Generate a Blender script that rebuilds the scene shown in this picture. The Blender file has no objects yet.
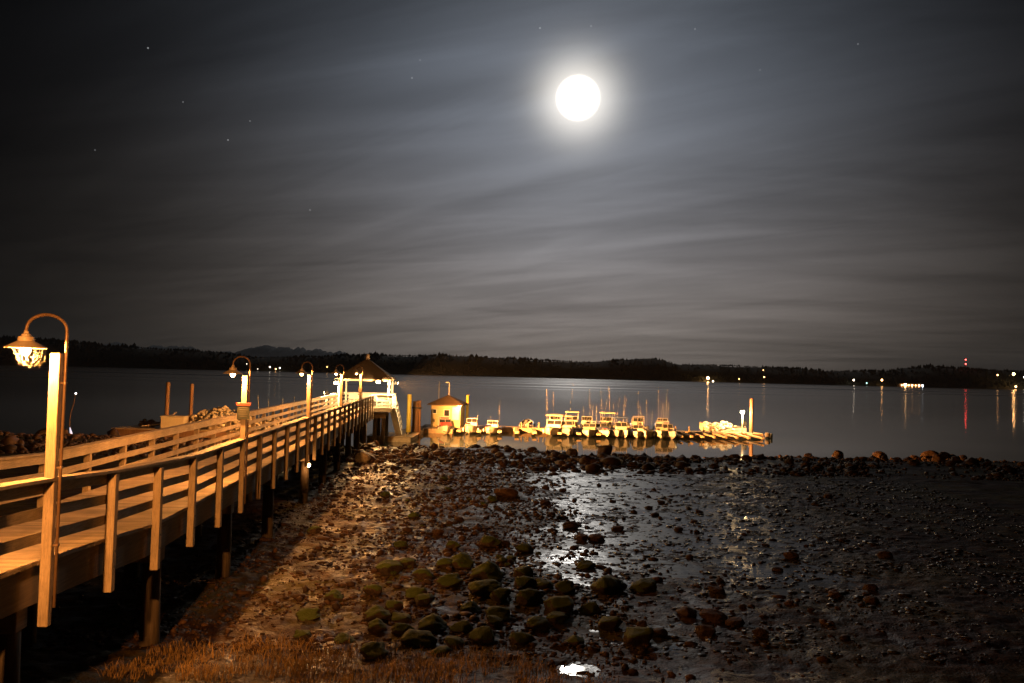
import bpy, math, random
import numpy as np
from mathutils import Vector, Matrix, Quaternion
random.seed(7); RNG = np.random.default_rng(11)
PI = math.pi
S = bpy.context.scene
COL = S.collection

# ------------------------------------------------------------------ helpers
class MB:
    def __init__(s): s.v = []; s.f = []; s.sm = []
    def add(s, vs, fs, smooth=False):
        o = len(s.v); s.v += [tuple(v) for v in vs]
        s.f += [tuple(i + o for i in f) for f in fs]; s.sm += [smooth] * len(fs)
        return s
    def box(s, x0, x1, y0, y1, z0, z1):
        vs = [(x0,y0,z0),(x1,y0,z0),(x1,y1,z0),(x0,y1,z0),(x0,y0,z1),(x1,y0,z1),(x1,y1,z1),(x0,y1,z1)]
        return s.add(vs, [(3,2,1,0),(4,5,6,7),(0,1,5,4),(1,2,6,5),(2,3,7,6),(3,0,4,7)])
    def cbox(s, c, d, b=.0, rot=None):
        """box with bevelled vertical and horizontal edges, centre c, size d"""
        if b <= 0:
            m = MB().box(-d[0]/2,d[0]/2,-d[1]/2,d[1]/2,-d[2]/2,d[2]/2); vs, fs = m.v, m.f
        else:
            vs = []; hx, hy, hz = d[0]/2, d[1]/2, d[2]/2
            for z, k in ((-hz, b), (-hz+b, 0), (hz-b, 0), (hz, b)):
                X, Y = hx-k, hy-k
                vs += [(-X+b,-Y,z),(X-b,-Y,z),(X,-Y+b,z),(X,Y-b,z),(X-b,Y,z),(-X+b,Y,z),(-X,Y-b,z),(-X,-Y+b,z)]
            fs = [tuple(range(7,-1,-1)), tuple(range(24,32))]
            for k in range(3):
                for i in range(8):
                    j = (i+1) % 8
                    fs.append((k*8+i, k*8+j, k*8+8+j, k*8+8+i))
        R = rot or Matrix.Identity(3); c = Vector(c)
        return s.add([c + R @ Vector(v) for v in vs], fs)
    def bar(s, p0, p1, w, h, up=(0,0,1)):
        p0, p1 = Vector(p0), Vector(p1); d = (p1-p0).normalized(); up = Vector(up)
        x = d.cross(up).normalized(); u = x.cross(d)
        vs = []
        for p in (p0, p1):
            for a, b in ((-1,-1),(1,-1),(1,1),(-1,1)): vs.append(p + x*a*w/2 + u*b*h/2)
        return s.add(vs, [(3,2,1,0),(4,5,6,7),(0,1,5,4),(1,2,6,5),(2,3,7,6),(3,0,4,7)])
    def tube(s, pts, r, n=10, cap=True):
        pts = [Vector(p) for p in pts]; rs = r if isinstance(r, (list, tuple)) else [r]*len(pts)
        t0 = (pts[1]-pts[0]).normalized()
        a = t0.orthogonal().normalized(); vs = []; pt = t0
        for i, p in enumerate(pts):
            t = (pts[min(i+1,len(pts)-1)] - pts[max(i-1,0)]).normalized()
            a = (pt.rotation_difference(t) @ a); a = (a - t*a.dot(t)).normalized(); pt = t
            b = t.cross(a)
            for k in range(n):
                w = 2*PI*k/n; vs.append(p + (a*math.cos(w) + b*math.sin(w))*rs[i])
        fs = []
        for i in range(len(pts)-1):
            for k in range(n):
                j = (k+1) % n; fs.append((i*n+k, i*n+j, (i+1)*n+j, (i+1)*n+k))
        s.add(vs, fs, True)
        if cap:
            o = len(s.v) - len(vs)
            s.f += [tuple(o+k for k in range(n-1,-1,-1)), tuple(o+(len(pts)-1)*n+k for k in range(n))]; s.sm += [False, False]
        return s
    def lathe(s, prof, n=24, c=(0,0,0), smooth=True):
        vs = []; fs = []
        for (r, z) in prof:
            for k in range(n):
                w = 2*PI*k/n; vs.append((c[0]+r*math.cos(w), c[1]+r*math.sin(w), c[2]+z))
        for i in range(len(prof)-1):
            for k in range(n):
                j = (k+1) % n; fs.append((i*n+k, i*n+j, (i+1)*n+j, (i+1)*n+k))
        return s.add(vs, fs, smooth)
    def ball(s, c, r, n=12, m=8, sc=(1,1,1)):
        prof = [(max(1e-4, r*math.sin(PI*i/m)), -r*math.cos(PI*i/m)) for i in range(m+1)]
        t = MB().lathe(prof, n)
        return s.add([(c[0]+v[0]*sc[0], c[1]+v[1]*sc[1], c[2]+v[2]*sc[2]) for v in t.v], t.f, True)
    def build(s, name, mat, parent=None, loc=(0,0,0)):
        me = bpy.data.meshes.new(name); me.from_pydata([tuple(v) for v in s.v], [], s.f); me.update()
        me.polygons.foreach_set('use_smooth', s.sm)
        me.materials.append(mat)
        o = bpy.data.objects.new(name, me); COL.objects.link(o); o.location = loc
        if parent: o.parent = parent
        return o

def fast_mesh(name, V, F, mat, smooth=True):
    """numpy verts (n,3) and faces (m,k) -> object"""
    me = bpy.data.meshes.new(name); V = np.asarray(V, np.float32); F = np.asarray(F, np.int32)
    me.vertices.add(len(V)); me.vertices.foreach_set('co', V.ravel())
    me.loops.add(F.size); me.loops.foreach_set('vertex_index', F.ravel())
    me.polygons.add(len(F)); k = F.shape[1]
    me.polygons.foreach_set('loop_start', np.arange(0, F.size, k, dtype=np.int32))
    me.polygons.foreach_set('loop_total', np.full(len(F), k, np.int32))
    me.polygons.foreach_set('use_smooth', np.full(len(F), smooth))
    me.update(calc_edges=True); me.validate(); me.materials.append(mat)
    o = bpy.data.objects.new(name, me); COL.objects.link(o); return o

def tag(o, label=None, cat=None, group=None, kind=None):
    for k, v in (('label', label), ('category', cat), ('group', group), ('kind', kind)):
        if v: o[k] = v
    return o
def empty(name, loc=(0,0,0), rz=0, label=None, cat=None, group=None):
    o = bpy.data.objects.new(name, None); COL.objects.link(o); o.location = loc; o.rotation_euler.z = rz
    o.empty_display_size = .2
    return tag(o, label, cat, group)
def children(o): return [c for c in bpy.data.objects if c.parent == o]
def copy_tree(o, parent=None, skip=()):
    c = o.copy(); COL.objects.link(c)
    if parent: c.parent = parent
    for ch in children(o):
        if ch.name.split('.')[0] not in skip: copy_tree(ch, c)
    return c
def light(name, typ, energy, color, loc, parent=None, radius=.06, **kw):
    l = bpy.data.lights.new(name, typ); l.energy = energy; l.color = color
    if typ in ('POINT', 'SPOT'): l.shadow_soft_size = radius
    for k, v in kw.items(): setattr(l, k, v)
    o = bpy.data.objects.new(name, l); COL.objects.link(o); o.location = loc
    if parent: o.parent = parent
    return o

# value noise in numpy
def _h(ix, iy, seed):
    n = (ix.astype(np.int64)*374761393 + iy.astype(np.int64)*668265263 + seed*1442695041) & 0xffffffff
    n = ((n ^ (n >> 13))*1274126177) & 0xffffffff
    return ((n ^ (n >> 16)) & 0xffff)/65535.0
def vnoise(x, y, seed=0):
    ix, iy = np.floor(x), np.floor(y); fx, fy = x-ix, y-iy
    fx = fx*fx*(3-2*fx); fy = fy*fy*(3-2*fy)
    a = _h(ix,iy,seed); b = _h(ix+1,iy,seed); c = _h(ix,iy+1,seed); d = _h(ix+1,iy+1,seed)
    return (a*(1-fx)+b*fx)*(1-fy) + (c*(1-fx)+d*fx)*fy
def fbm(x, y, oct=4, seed=0):
    t = 0; a = .5; n = 0
    for i in range(oct):
        t = t + a*vnoise(x*2**i + 17*i, y*2**i - 9*i, seed+i); n += a; a *= .5
    return t/n
def sstep(a, b, x):
    t = np.clip((x-a)/(b-a), 0, 1); return t*t*(3-2*t)

# ------------------------------------------------------------------ materials
def new_mat(name):
    m = bpy.data.materials.new(name); m.use_nodes = True
    return m, m.node_tree, m.node_tree.nodes['Principled BSDF']
def N(nt, typ, **kw):
    n = nt.nodes.new(typ)
    for k, v in kw.items():
        if k.startswith('i_'):
            key = k[2:]; key = int(key) if key.isdigit() else key.replace('_', ' ')
            n.inputs[key].default_value = v
        else: setattr(n, k, v)
    return n
def ramp(nt, src, stops):
    r = nt.nodes.new('ShaderNodeValToRGB'); e = r.color_ramp.elements
    while len(e) < len(stops): e.new(.5)
    for i, (p, c) in enumerate(stops):
        e[i].position = p; e[i].color = (*c, 1) if len(c) == 3 else c
    nt.links.new(src, r.inputs[0]); return r.outputs[0]
def m_noise(nt, scale, detail=4, stretch=(1,1,1), coord='Object', rough=.55):
    tc = N(nt, 'ShaderNodeTexCoord'); mp = N(nt, 'ShaderNodeMapping'); mp.inputs['Scale'].default_value = stretch
    nt.links.new(tc.outputs[coord], mp.inputs[0])
    n = N(nt, 'ShaderNodeTexNoise', i_Scale=scale, i_Detail=detail, i_Roughness=rough)
    nt.links.new(mp.outputs[0], n.inputs['Vector']); return n.outputs['Fac']
def surf(name, c1, c2, scale=6, rough=.6, stretch=(1,1,1), bump=.15, metal=0., island=0., spec=.5, bdist=.01, crack=0.):
    m, nt, b = new_mat(name)
    f = m_noise(nt, scale, 5, stretch)
    col = ramp(nt, f, [(.3, c1), (.7, c2)])
    if island:
        g = N(nt, 'ShaderNodeNewGeometry')
        mr = N(nt, 'ShaderNodeMapRange'); mr.inputs[3].default_value = 1-island; mr.inputs[4].default_value = 1+island
        nt.links.new(g.outputs['Random Per Island'], mr.inputs[0])
        mx = N(nt, 'ShaderNodeMix', data_type='RGBA', blend_type='MULTIPLY'); mx.inputs[0].default_value = 1
        nt.links.new(col, mx.inputs[6]); nt.links.new(mr.outputs[0], mx.inputs[7]); col = mx.outputs[2]
    if crack:
        fc = ramp(nt, m_noise(nt, scale*3.3, 4, stretch, rough=.7), [(.33,(1-crack,)*3), (.45,(1,)*3)])
        fk = ramp(nt, m_noise(nt, 1.7, 4), [(.35,(.72,)*3), (.62,(1.08,)*3)])
        for q_ in (fc, fk):
            mx = N(nt, 'ShaderNodeMix', data_type='RGBA', blend_type='MULTIPLY'); mx.inputs[0].default_value = 1
            nt.links.new(col, mx.inputs[6]); nt.links.new(q_, mx.inputs[7]); col = mx.outputs[2]
    nt.links.new(col, b.inputs['Base Color'])
    b.inputs['Roughness'].default_value = rough; b.inputs['Metallic'].default_value = metal
    b.inputs['Specular IOR Level'].default_value = spec
    if bump:
        f2 = m_noise(nt, scale*2.5, 6, stretch)
        bp = N(nt, 'ShaderNodeBump', i_Strength=bump, i_Distance=bdist)
        nt.links.new(f2, bp.inputs['Height']); nt.links.new(bp.outputs[0], b.inputs['Normal'])
    return m
def glow(name, col, st):
    m, nt, b = new_mat(name)
    b.inputs['Base Color'].default_value = (.8,.8,.8,1)
    b.inputs['Emission Color'].default_value = (*col, 1); b.inputs['Emission Strength'].default_value = st
    return m

SOD = (1.0, .385, .085)          # sodium lamp light
M = {}
M['deck'] = surf('deck_wood', (.25,.19,.13), (.42,.33,.245), 6, .7, (.7,9,9), .35, island=.26, crack=.6)
M['rail'] = surf('rail_wood', (.25,.195,.135), (.44,.35,.26), 6, .65, (9,.6,9), .4, island=.1, crack=.6)
M['post'] = surf('post_wood', (.24,.175,.11), (.42,.315,.205), 7, .65, (9,9,.6), .4, island=.08, crack=.6)
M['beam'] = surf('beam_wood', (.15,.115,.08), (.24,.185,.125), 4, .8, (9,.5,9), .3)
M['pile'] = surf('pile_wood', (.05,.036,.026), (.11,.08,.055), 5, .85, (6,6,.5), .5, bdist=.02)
M['orange_pile'] = surf('weathered_pile', (.13,.066,.03), (.24,.125,.058), 5, .8, (6,6,.4), .4, bdist=.02)
M['yellow_pile'] = surf('yellow_paint', (.55,.38,.04), (.65,.47,.06), 3, .55, (1,1,.4), .1)
M['pipe'] = surf('painted_pipe', (.14,.085,.05), (.22,.13,.075), 12, .5, bump=.05, metal=.3)
M['hood'] = surf('hood_enamel', (.36,.27,.18), (.5,.4,.28), 14, .4, bump=.05)
M['white'] = surf('white_paint', (.66,.64,.6), (.78,.76,.72), 5, .5, bump=.08)
M['shingle'] = surf('roof_shingle', (.055,.032,.02), (.11,.066,.038), 9, .85, (1,1,3), .5, bdist=.02)
M['yellow_wall'] = surf('yellow_siding', (.55,.42,.2), (.64,.5,.26), 3, .6, (.3,.3,10), .3)
M['glass'] = surf('dark_glass', (.02,.022,.025), (.03,.032,.035), 2, .06, bump=0)
M['sign_red'] = surf('sign_red', (.14,.022,.012), (.18,.03,.018), 8, .5, bump=.03)
M['sign_dark'] = surf('sign_dark', (.010,.014,.008), (.018,.022,.013), 8, .5, bump=.03)
M['sign_pale'] = surf('sign_pale', (.07,.065,.05), (.11,.10,.08), 8, .5, bump=.03)
M['float'] = surf('float_timber', (.24,.17,.1), (.38,.28,.17), 5, .75, (1,7,7), .3, island=.12)
M['hull'] = surf('white_gelcoat', (.5,.46,.38), (.62,.58,.49), 3, .25, bump=0)
M['alu'] = surf('grey_aluminium', (.42,.42,.42), (.55,.55,.55), 6, .4, bump=.05, metal=.6)
M['dark'] = surf('dark_rubber', (.025,.025,.028), (.05,.05,.05), 8, .5, bump=.05)
M['canvas'] = surf('pale_canvas', (.5,.44,.32), (.6,.54,.42), 6, .8, bump=.2)
M['blue'] = surf('blue_canvas', (.04,.07,.16), (.06,.1,.22), 6, .8, bump=.2)
M['red'] = surf('red_paint', (.4,.04,.03), (.5,.07,.05), 6, .5, bump=.05)
M['rod'] = surf('pale_rod', (.3,.29,.27), (.4,.39,.36), 6, .4, bump=0)
M['sack'] = surf('pale_sacking', (.28,.22,.15), (.5,.41,.3), 5, .9, bump=.5, island=.35, bdist=.03)
M['tote'] = surf('tote_plastic', (.5,.42,.28), (.58,.5,.34), 4, .5, bump=.05)
M['bulb'] = glow('bulb_glow', (1,.55,.2), 60)
M['flood'] = glow('flood_glow', (1,.66,.3), 120)
M['dockbulb'] = glow('dock_glow', (1,.8,.5), 160)
M['web'] = surf('cobweb_silk', (.05,.045,.04), (.11,.10,.09), 6, .7, bump=0)
M['hill'] = surf('far_hill', (.022,.026,.018), (.04,.045,.03), .02, .95, bump=0)
M['conifer'] = surf('conifer', (.016,.022,.014), (.035,.042,.026), .05, .95, bump=0)
M['mount'] = surf('snow_rock', (.30,.34,.42), (.7,.75,.84), .0016, .9, bump=0)

# mud
def make_mud():
    m, nt, b = new_mat('wet_mud')
    big = m_noise(nt, .32, 4); mid = m_noise(nt, 2.2, 5); fine = m_noise(nt, 14, 5); 
    col = ramp(nt, mid, [(.3,(.014,.007,.004)), (.55,(.045,.024,.011)), (.75,(.10,.055,.026))])
    alg = ramp(nt, big, [(.46,(0,0,0)), (.60,(1,1,1))])
    mx = N(nt, 'ShaderNodeMix', data_type='RGBA'); mx.inputs[7].default_value = (.075,.070,.014,1)
    mm = N(nt, 'ShaderNodeMath', operation='MULTIPLY'); mm.inputs[1].default_value = .6
    nt.links.new(alg, mm.inputs[0]); nt.links.new(mm.outputs[0], mx.inputs[0]); nt.links.new(col, mx.inputs[6])
    nt.links.new(mx.outputs[2], b.inputs['Base Color'])
    rr = ramp(nt, m_noise(nt, 1.1, 5), [(.36,(.34,)*3), (.60,(.62,)*3)])
    nt.links.new(rr, b.inputs['Roughness'])
    b.inputs['IOR'].default_value = 1.34; b.inputs['Specular IOR Level'].default_value = .17
    b1 = N(nt, 'ShaderNodeBump', i_Strength=.7, i_Distance=.05); nt.links.new(mid, b1.inputs['Height'])
    b2 = N(nt, 'ShaderNodeBump', i_Strength=1., i_Distance=.03); nt.links.new(fine, b2.inputs['Height'])
    nt.links.new(b1.outputs[0], b2.inputs['Normal']); nt.links.new(b2.outputs[0], b.inputs['Normal'])
    return m
M['mud'] = make_mud()
def make_rock(name, c1, c2, moss, mossc=(.055,.08,.009)):
    m, nt, b = new_mat(name)
    oi = N(nt, 'ShaderNodeObjectInfo')
    f = m_noise(nt, 4, 6); col = ramp(nt, f, [(.3,c1), (.7,c2)])
    mr = N(nt, 'ShaderNodeMapRange'); mr.inputs[3].default_value = .6; mr.inputs[4].default_value = 1.4
    nt.links.new(oi.outputs['Random'], mr.inputs[0])
    mu = N(nt, 'ShaderNodeMix', data_type='RGBA', blend_type='MULTIPLY'); mu.inputs[0].default_value = 1
    nt.links.new(col, mu.inputs[6]); nt.links.new(mr.outputs[0], mu.inputs[7]); col = mu.outputs[2]
    if moss:
        g = N(nt, 'ShaderNodeNewGeometry'); sp = N(nt, 'ShaderNodeSeparateXYZ'); nt.links.new(g.outputs['Normal'], sp.inputs[0])
        n2 = m_noise(nt, 7, 5)
        a = N(nt, 'ShaderNodeMath', operation='ADD'); nt.links.new(sp.outputs[2], a.inputs[0]); nt.links.new(n2, a.inputs[1])
        fac = ramp(nt, a.outputs[0], [(.95,(0,0,0)), (1.2,(moss,)*3)])
        mx = N(nt, 'ShaderNodeMix', data_type='RGBA'); mx.inputs[7].default_value = (*mossc, 1)
        nt.links.new(fac, mx.inputs[0]); nt.links.new(col, mx.inputs[6]); col = mx.outputs[2]
    nt.links.new(col, b.inputs['Base Color']); b.inputs['Roughness'].default_value = .75; b.inputs['Specular IOR Level'].default_value = .3
    f2 = m_noise(nt, 9, 8, rough=.65); bp = N(nt, 'ShaderNodeBump', i_Strength=.8, i_Distance=.05)
    nt.links.new(f2, bp.inputs['Height']); nt.links.new(bp.outputs[0], b.inputs['Normal'])
    return m
M['moss_rock'] = make_rock('mossy_rock', (.026,.016,.010), (.065,.040,.023), .95)
M['rock'] = make_rock('brown_rock', (.04,.021,.013), (.10,.052,.03), 0)
M['ridge_rock'] = make_rock('ridge_rock', (.05,.026,.015), (.12,.065,.035), 0)
M['pale_rock'] = make_rock('pale_rock', (.25,.2,.15), (.36,.3,.22), 0)
M['pebble'] = surf('pebble', (.022,.011,.007), (.075,.038,.02), 3, .7, bump=.4, island=.5, bdist=.02, spec=.25)
M['weed'] = surf('seaweed', (.012,.009,.006), (.035,.022,.012), 8, .4, bump=.6, island=.4, bdist=.02, spec=.3)
M['grass'] = surf('dry_grass', (.2,.115,.035), (.38,.235,.075), 1.5, .8, bump=0, island=.4)

# water: smooth near the shore, wind ruffled in bands further out
def make_sea():
    m, nt, b = new_mat('sea_water')
    b.inputs['Base Color'].default_value = (.012,.016,.018,1); b.inputs['IOR'].default_value = 1.333
    tc = N(nt, 'ShaderNodeTexCoord'); sp = N(nt, 'ShaderNodeSeparateXYZ'); nt.links.new(tc.outputs['Object'], sp.inputs[0])
    lg = N(nt, 'ShaderNodeMath', operation='LOGARITHM'); lg.inputs[1].default_value = 10
    mxm = N(nt, 'ShaderNodeMath', operation='MAXIMUM'); mxm.inputs[1].default_value = 30
    nt.links.new(sp.outputs[1], mxm.inputs[0]); nt.links.new(mxm.outputs[0], lg.inputs[0])
    dist = N(nt, 'ShaderNodeMapRange'); dist.inputs[1].default_value = 1.93; dist.inputs[2].default_value = 2.35
    dist.inputs[3].default_value = .035; dist.inputs[4].default_value = .15
    nt.links.new(lg.outputs[0], dist.inputs[0])
    # bands: slicks and ruffled strips
    mp = N(nt, 'ShaderNodeMapping'); mp.inputs['Scale'].default_value = (.0016, .011, 1); nt.links.new(tc.outputs['Object'], mp.inputs[0])
    n = N(nt, 'ShaderNodeTexNoise', i_Scale=1, i_Detail=3); nt.links.new(mp.outputs[0], n.inputs['Vector'])
    bands = ramp(nt, n.outputs['Fac'], [(.53,(0,0,0)), (.60,(1,1,1))])
    far = N(nt, 'ShaderNodeMapRange'); far.inputs[1].default_value = 2.45; far.inputs[2].default_value = 2.75
    nt.links.new(lg.outputs[0], far.inputs[0])
    bm = N(nt, 'ShaderNodeMath', operation='MULTIPLY'); nt.links.new(bands, bm.inputs[0]); nt.links.new(far.outputs[0], bm.inputs[1])
    b2 = N(nt, 'ShaderNodeMath', operation='MULTIPLY_ADD'); b2.inputs[1].default_value = .28
    nt.links.new(bm.outputs[0], b2.inputs[0]); nt.links.new(dist.outputs[0], b2.inputs[2])
    nt.links.new(b2.outputs[0], b.inputs['Roughness'])
    mp2 = N(nt, 'ShaderNodeMapping'); mp2.inputs['Scale'].default_value = (.5, 1.2, 1); nt.links.new(tc.outputs['Object'], mp2.inputs[0])
    w = N(nt, 'ShaderNodeTexNoise', i_Scale=1, i_Detail=2); nt.links.new(mp2.outputs[0], w.inputs['Vector'])
    bp = N(nt, 'ShaderNodeBump', i_Distance=.05); nt.links.new(w.outputs['Fac'], bp.inputs['Height'])
    calm = N(nt, 'ShaderNodeMapRange'); calm.inputs[1].default_value = 1.95; calm.inputs[2].default_value = 2.3; calm.inputs[3].default_value = .05; calm.inputs[4].default_value = 0
    nt.links.new(lg.outputs[0], calm.inputs[0]); nt.links.new(calm.outputs[0], bp.inputs['Strength'])
    nt.links.new(bp.outputs[0], b.inputs['Normal'])
    return m
M['sea'] = make_sea()
def make_pool():
    m, nt, b = new_mat('pool_water')
    b.inputs['Base Color'].default_value = (.014,.011,.008,1); b.inputs['IOR'].default_value = 1.333
    rr = ramp(nt, m_noise(nt, .5, 4), [(.34,(.10,)*3), (.55,(.42,)*3)]); nt.links.new(rr, b.inputs['Roughness'])
    w = m_noise(nt, 5, 3, (.6,1,1)); bp = N(nt, 'ShaderNodeBump', i_Strength=.5, i_Distance=.03)
    nt.links.new(w, bp.inputs['Height']); nt.links.new(bp.outputs[0], b.inputs['Normal'])
    return m
M['pool'] = make_pool()

# ------------------------------------------------------------------ camera
cam = bpy.data.cameras.new('camera'); co = bpy.data.objects.new('camera', cam); COL.objects.link(co)
cam.sensor_width = 36; cam.lens = 796/1024*36; cam.clip_end = 60000; cam.clip_start = .05
EYE = 5.9; HAZE = .000035
p, r = math.radians(2.4), math.radians(1.4)
R0, U0, F = Vector((1,0,0)), Vector((0,-math.sin(p),math.cos(p))), Vector((0,math.cos(p),math.sin(p)))
Rr = R0*math.cos(r) + U0*math.sin(r); Uu = U0*math.cos(r) - R0*math.sin(r)
co.matrix_world = Matrix(((Rr.x,Uu.x,-F.x,0),(Rr.y,Uu.y,-F.y,0),(Rr.z,Uu.z,-F.z,EYE),(0,0,0,1)))
S.camera = co

# ------------------------------------------------------------------ sky
MOON = Vector((.0754, .9862, .3494)).normalized()
EL = math.asin(MOON.z); AZ = math.atan2(MOON.x, MOON.y)
W = bpy.data.worlds.new('World'); S.world = W; W.use_nodes = True
nt = W.node_tree; nt.nodes.clear()
tc = N(nt, 'ShaderNodeTexCoord'); D = tc.outputs['Generated']
def vm(op, a, b=None, s=None):
    n = N(nt, 'ShaderNodeVectorMath', operation=op)
    nt.links.new(a, n.inputs[0])
    if b is not None:
        if isinstance(b, (tuple, Vector)): n.inputs[1].default_value = tuple(b)
        else: nt.links.new(b, n.inputs[1])
    return n.outputs['Value'] if op in ('DISTANCE','DOT_PRODUCT','LENGTH') else n.outputs[0]
def ma(op, a, b=None, c=None, clamp=False):
    n = N(nt, 'ShaderNodeMath', operation=op, use_clamp=clamp)
    for i, x in enumerate((a, b, c)):
        if x is None: continue
        if isinstance(x, (int, float)): n.inputs[i].default_value = x
        else: nt.links.new(x, n.inputs[i])
    return n.outputs[0]
def expf(x, k):            # exp(-x/k)
    return ma('POWER', 2.718281828, ma('MULTIPLY', x, -1.0/k))
def tint(v, col):
    n = N(nt, 'ShaderNodeMix', data_type='RGBA', blend_type='MULTIPLY'); n.inputs[0].default_value = 1
    n.inputs[6].default_value = (*col, 1); nt.links.new(v, n.inputs[7]); return n.outputs[2]
def addc(a, b):
    n = N(nt, 'ShaderNodeMix', data_type='RGBA', blend_type='ADD'); n.inputs[0].default_value = 1
    nt.links.new(a, n.inputs[6]); nt.links.new(b, n.inputs[7]); return n.outputs[2]
th = vm('DISTANCE', D, MOON)
sep = N(nt, 'ShaderNodeSeparateXYZ'); nt.links.new(D, sep.inputs[0]); zz = ma('MAXIMUM', sep.outputs[2], 0.0)
# cirrus: plane projection, streaks
den = ma('ADD', zz, .12)
cx = ma('DIVIDE', sep.outputs[0], den); cy = ma('DIVIDE', sep.outputs[1], den)
cmb = N(nt, 'ShaderNodeCombineXYZ'); nt.links.new(cx, cmb.inputs[0]); nt.links.new(cy, cmb.inputs[1])
def cloud(rot, scl, sc, det, dist, off):
    mp = N(nt, 'ShaderNodeMapping', vector_type='TEXTURE'); mp.inputs['Rotation'].default_value = (0,0,math.radians(rot))
    mp.inputs['Scale'].default_value = scl; mp.inputs['Location'].default_value = off
    nt.links.new(cmb.outputs[0], mp.inputs[0])
    n = N(nt, 'ShaderNodeTexNoise', i_Scale=sc, i_Detail=det, i_Roughness=.55, i_Distortion=dist)
    nt.links.new(mp.outputs[0], n.inputs['Vector']); return n.outputs['Fac']
c1 = cloud(-15, (3.4,.9,1), 1.4, 5, 1.1, (3,1,0)); c2 = cloud(-38, (4,.8,1), 2.2, 5, 1.2, (7,2,0)); c3 = cloud(12, (1.6,1.2,1), .5, 3, .3, (1,5,0))
cl = ma('ADD', ma('MULTIPLY', c1, .5), ma('ADD', ma('MULTIPLY', c2, .25), ma('MULTIPLY', c3, .35)))
mr = N(nt, 'ShaderNodeMapRange'); mr.inputs[1].default_value = .38; mr.inputs[2].default_value = .72
mr.inputs[3].default_value = .58; mr.inputs[4].default_value = 1.42; nt.links.new(cl, mr.inputs[0]); cl = mr.outputs[0]
# moonlit cloud brightness falls away from the moon; a warm town glow hugs the horizon
hi = N(nt, 'ShaderNodeMapRange', interpolation_type='SMOOTHSTEP'); hi.inputs[1].default_value = .30; hi.inputs[2].default_value = .58; hi.inputs[3].default_value = 1; hi.inputs[4].default_value = .4; nt.links.new(zz, hi.inputs[0])
aur = ma('MULTIPLY', ma('MULTIPLY', expf(ma('MULTIPLY', th, th), .08), hi.outputs[0]), .155)
warm = ma('MULTIPLY', ma('MULTIPLY', expf(zz, .13), expf(ma('MULTIPLY', th, th), .12)), .60)
base = addc(tint(ma('MULTIPLY', aur, cl), (.74,.93,1.22)), tint(ma('MULTIPLY', warm, cl), (1.0,.81,.65)))
disc = N(nt, 'ShaderNodeMapRange', interpolation_type='SMOOTHSTEP'); disc.inputs[1].default_value = .0310; disc.inputs[2].default_value = .013
disc.inputs[3].default_value = 0; disc.inputs[4].default_value = 1; nt.links.new(th, disc.inputs[0])
dcore = ma('MULTIPLY', ma('POWER', disc.outputs[0], 3.0), 55)
cor = ma('MULTIPLY', expf(ma('MULTIPLY', th, th), .0017), 1.08)
cor2 = ma('MULTIPLY', expf(th, .07), .10)
moon = addc(tint(ma('ADD', dcore, cor), (1,.93,.82)), tint(cor2, (1,.9,.8)))
sky = N(nt, 'ShaderNodeTexSky', sky_type='NISHITA', sun_disc=False, sun_elevation=EL, sun_rotation=AZ)
sk = N(nt, 'ShaderNodeMix', data_type='RGBA', blend_type='MULTIPLY'); sk.inputs[0].default_value = 1; sk.inputs[7].default_value = (.00010,.00011,.00014,1)
nt.links.new(sky.outputs[0], sk.inputs[6])
tot = addc(addc(base, moon), sk.outputs[2])
for px, py, br in [(148,48,.45),(412,78,.35),(228,140,.4),(250,121,.2),(540,28,.5),(591,26,.3),(310,210,.25),(695,29,.25),(183,102,.2),(420,60,.2),(858,44,.2),(95,150,.15),(760,70,.15)]:
    d = (F + Rr*((px-512)/796) + Uu*((341.5-py)/796)).normalized()
    s = ma('LESS_THAN', vm('DISTANCE', D, d), .0009)
    tot = addc(tot, tint(ma('MULTIPLY', s, br*.5), (.95,.97,1)))
bg = N(nt, 'ShaderNodeBackground'); bg.inputs['Strength'].default_value = 1.0; nt.links.new(tot, bg.inputs[0])
out = N(nt, 'ShaderNodeOutputWorld'); nt.links.new(bg.outputs[0], out.inputs[0])
sun = light('moon_light', 'SUN', .10, (1,.96,.9), (0,0,50)); sun.data.angle = math.radians(.5)
sun.rotation_euler = (-MOON).to_track_quat('-Z', 'Y').to_euler()

# ------------------------------------------------------------------ pier frame (local x across, y along)
PA = math.atan(.091); PX = -5.08
def pw(t, s, z=0): return Vector((PX + t*math.cos(PA) - s*math.sin(PA), t*math.sin(PA) + s*math.cos(PA), z))
def pinv(X, Y):
    dx = X-PX; return dx*math.cos(PA) + Y*math.sin(PA), -dx*math.sin(PA) + Y*math.cos(PA)
ZP = [(-10,3.95),(0,3.75),(4,3.62),(9.4,3.41),(10.3,3.36),(12.6,3.20),(14.4,3.05),(15.6,3.02),(80,3.02)]
def zd(s): return float(np.interp(s, [a for a,_ in ZP], [b for _,b in ZP]))

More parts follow.
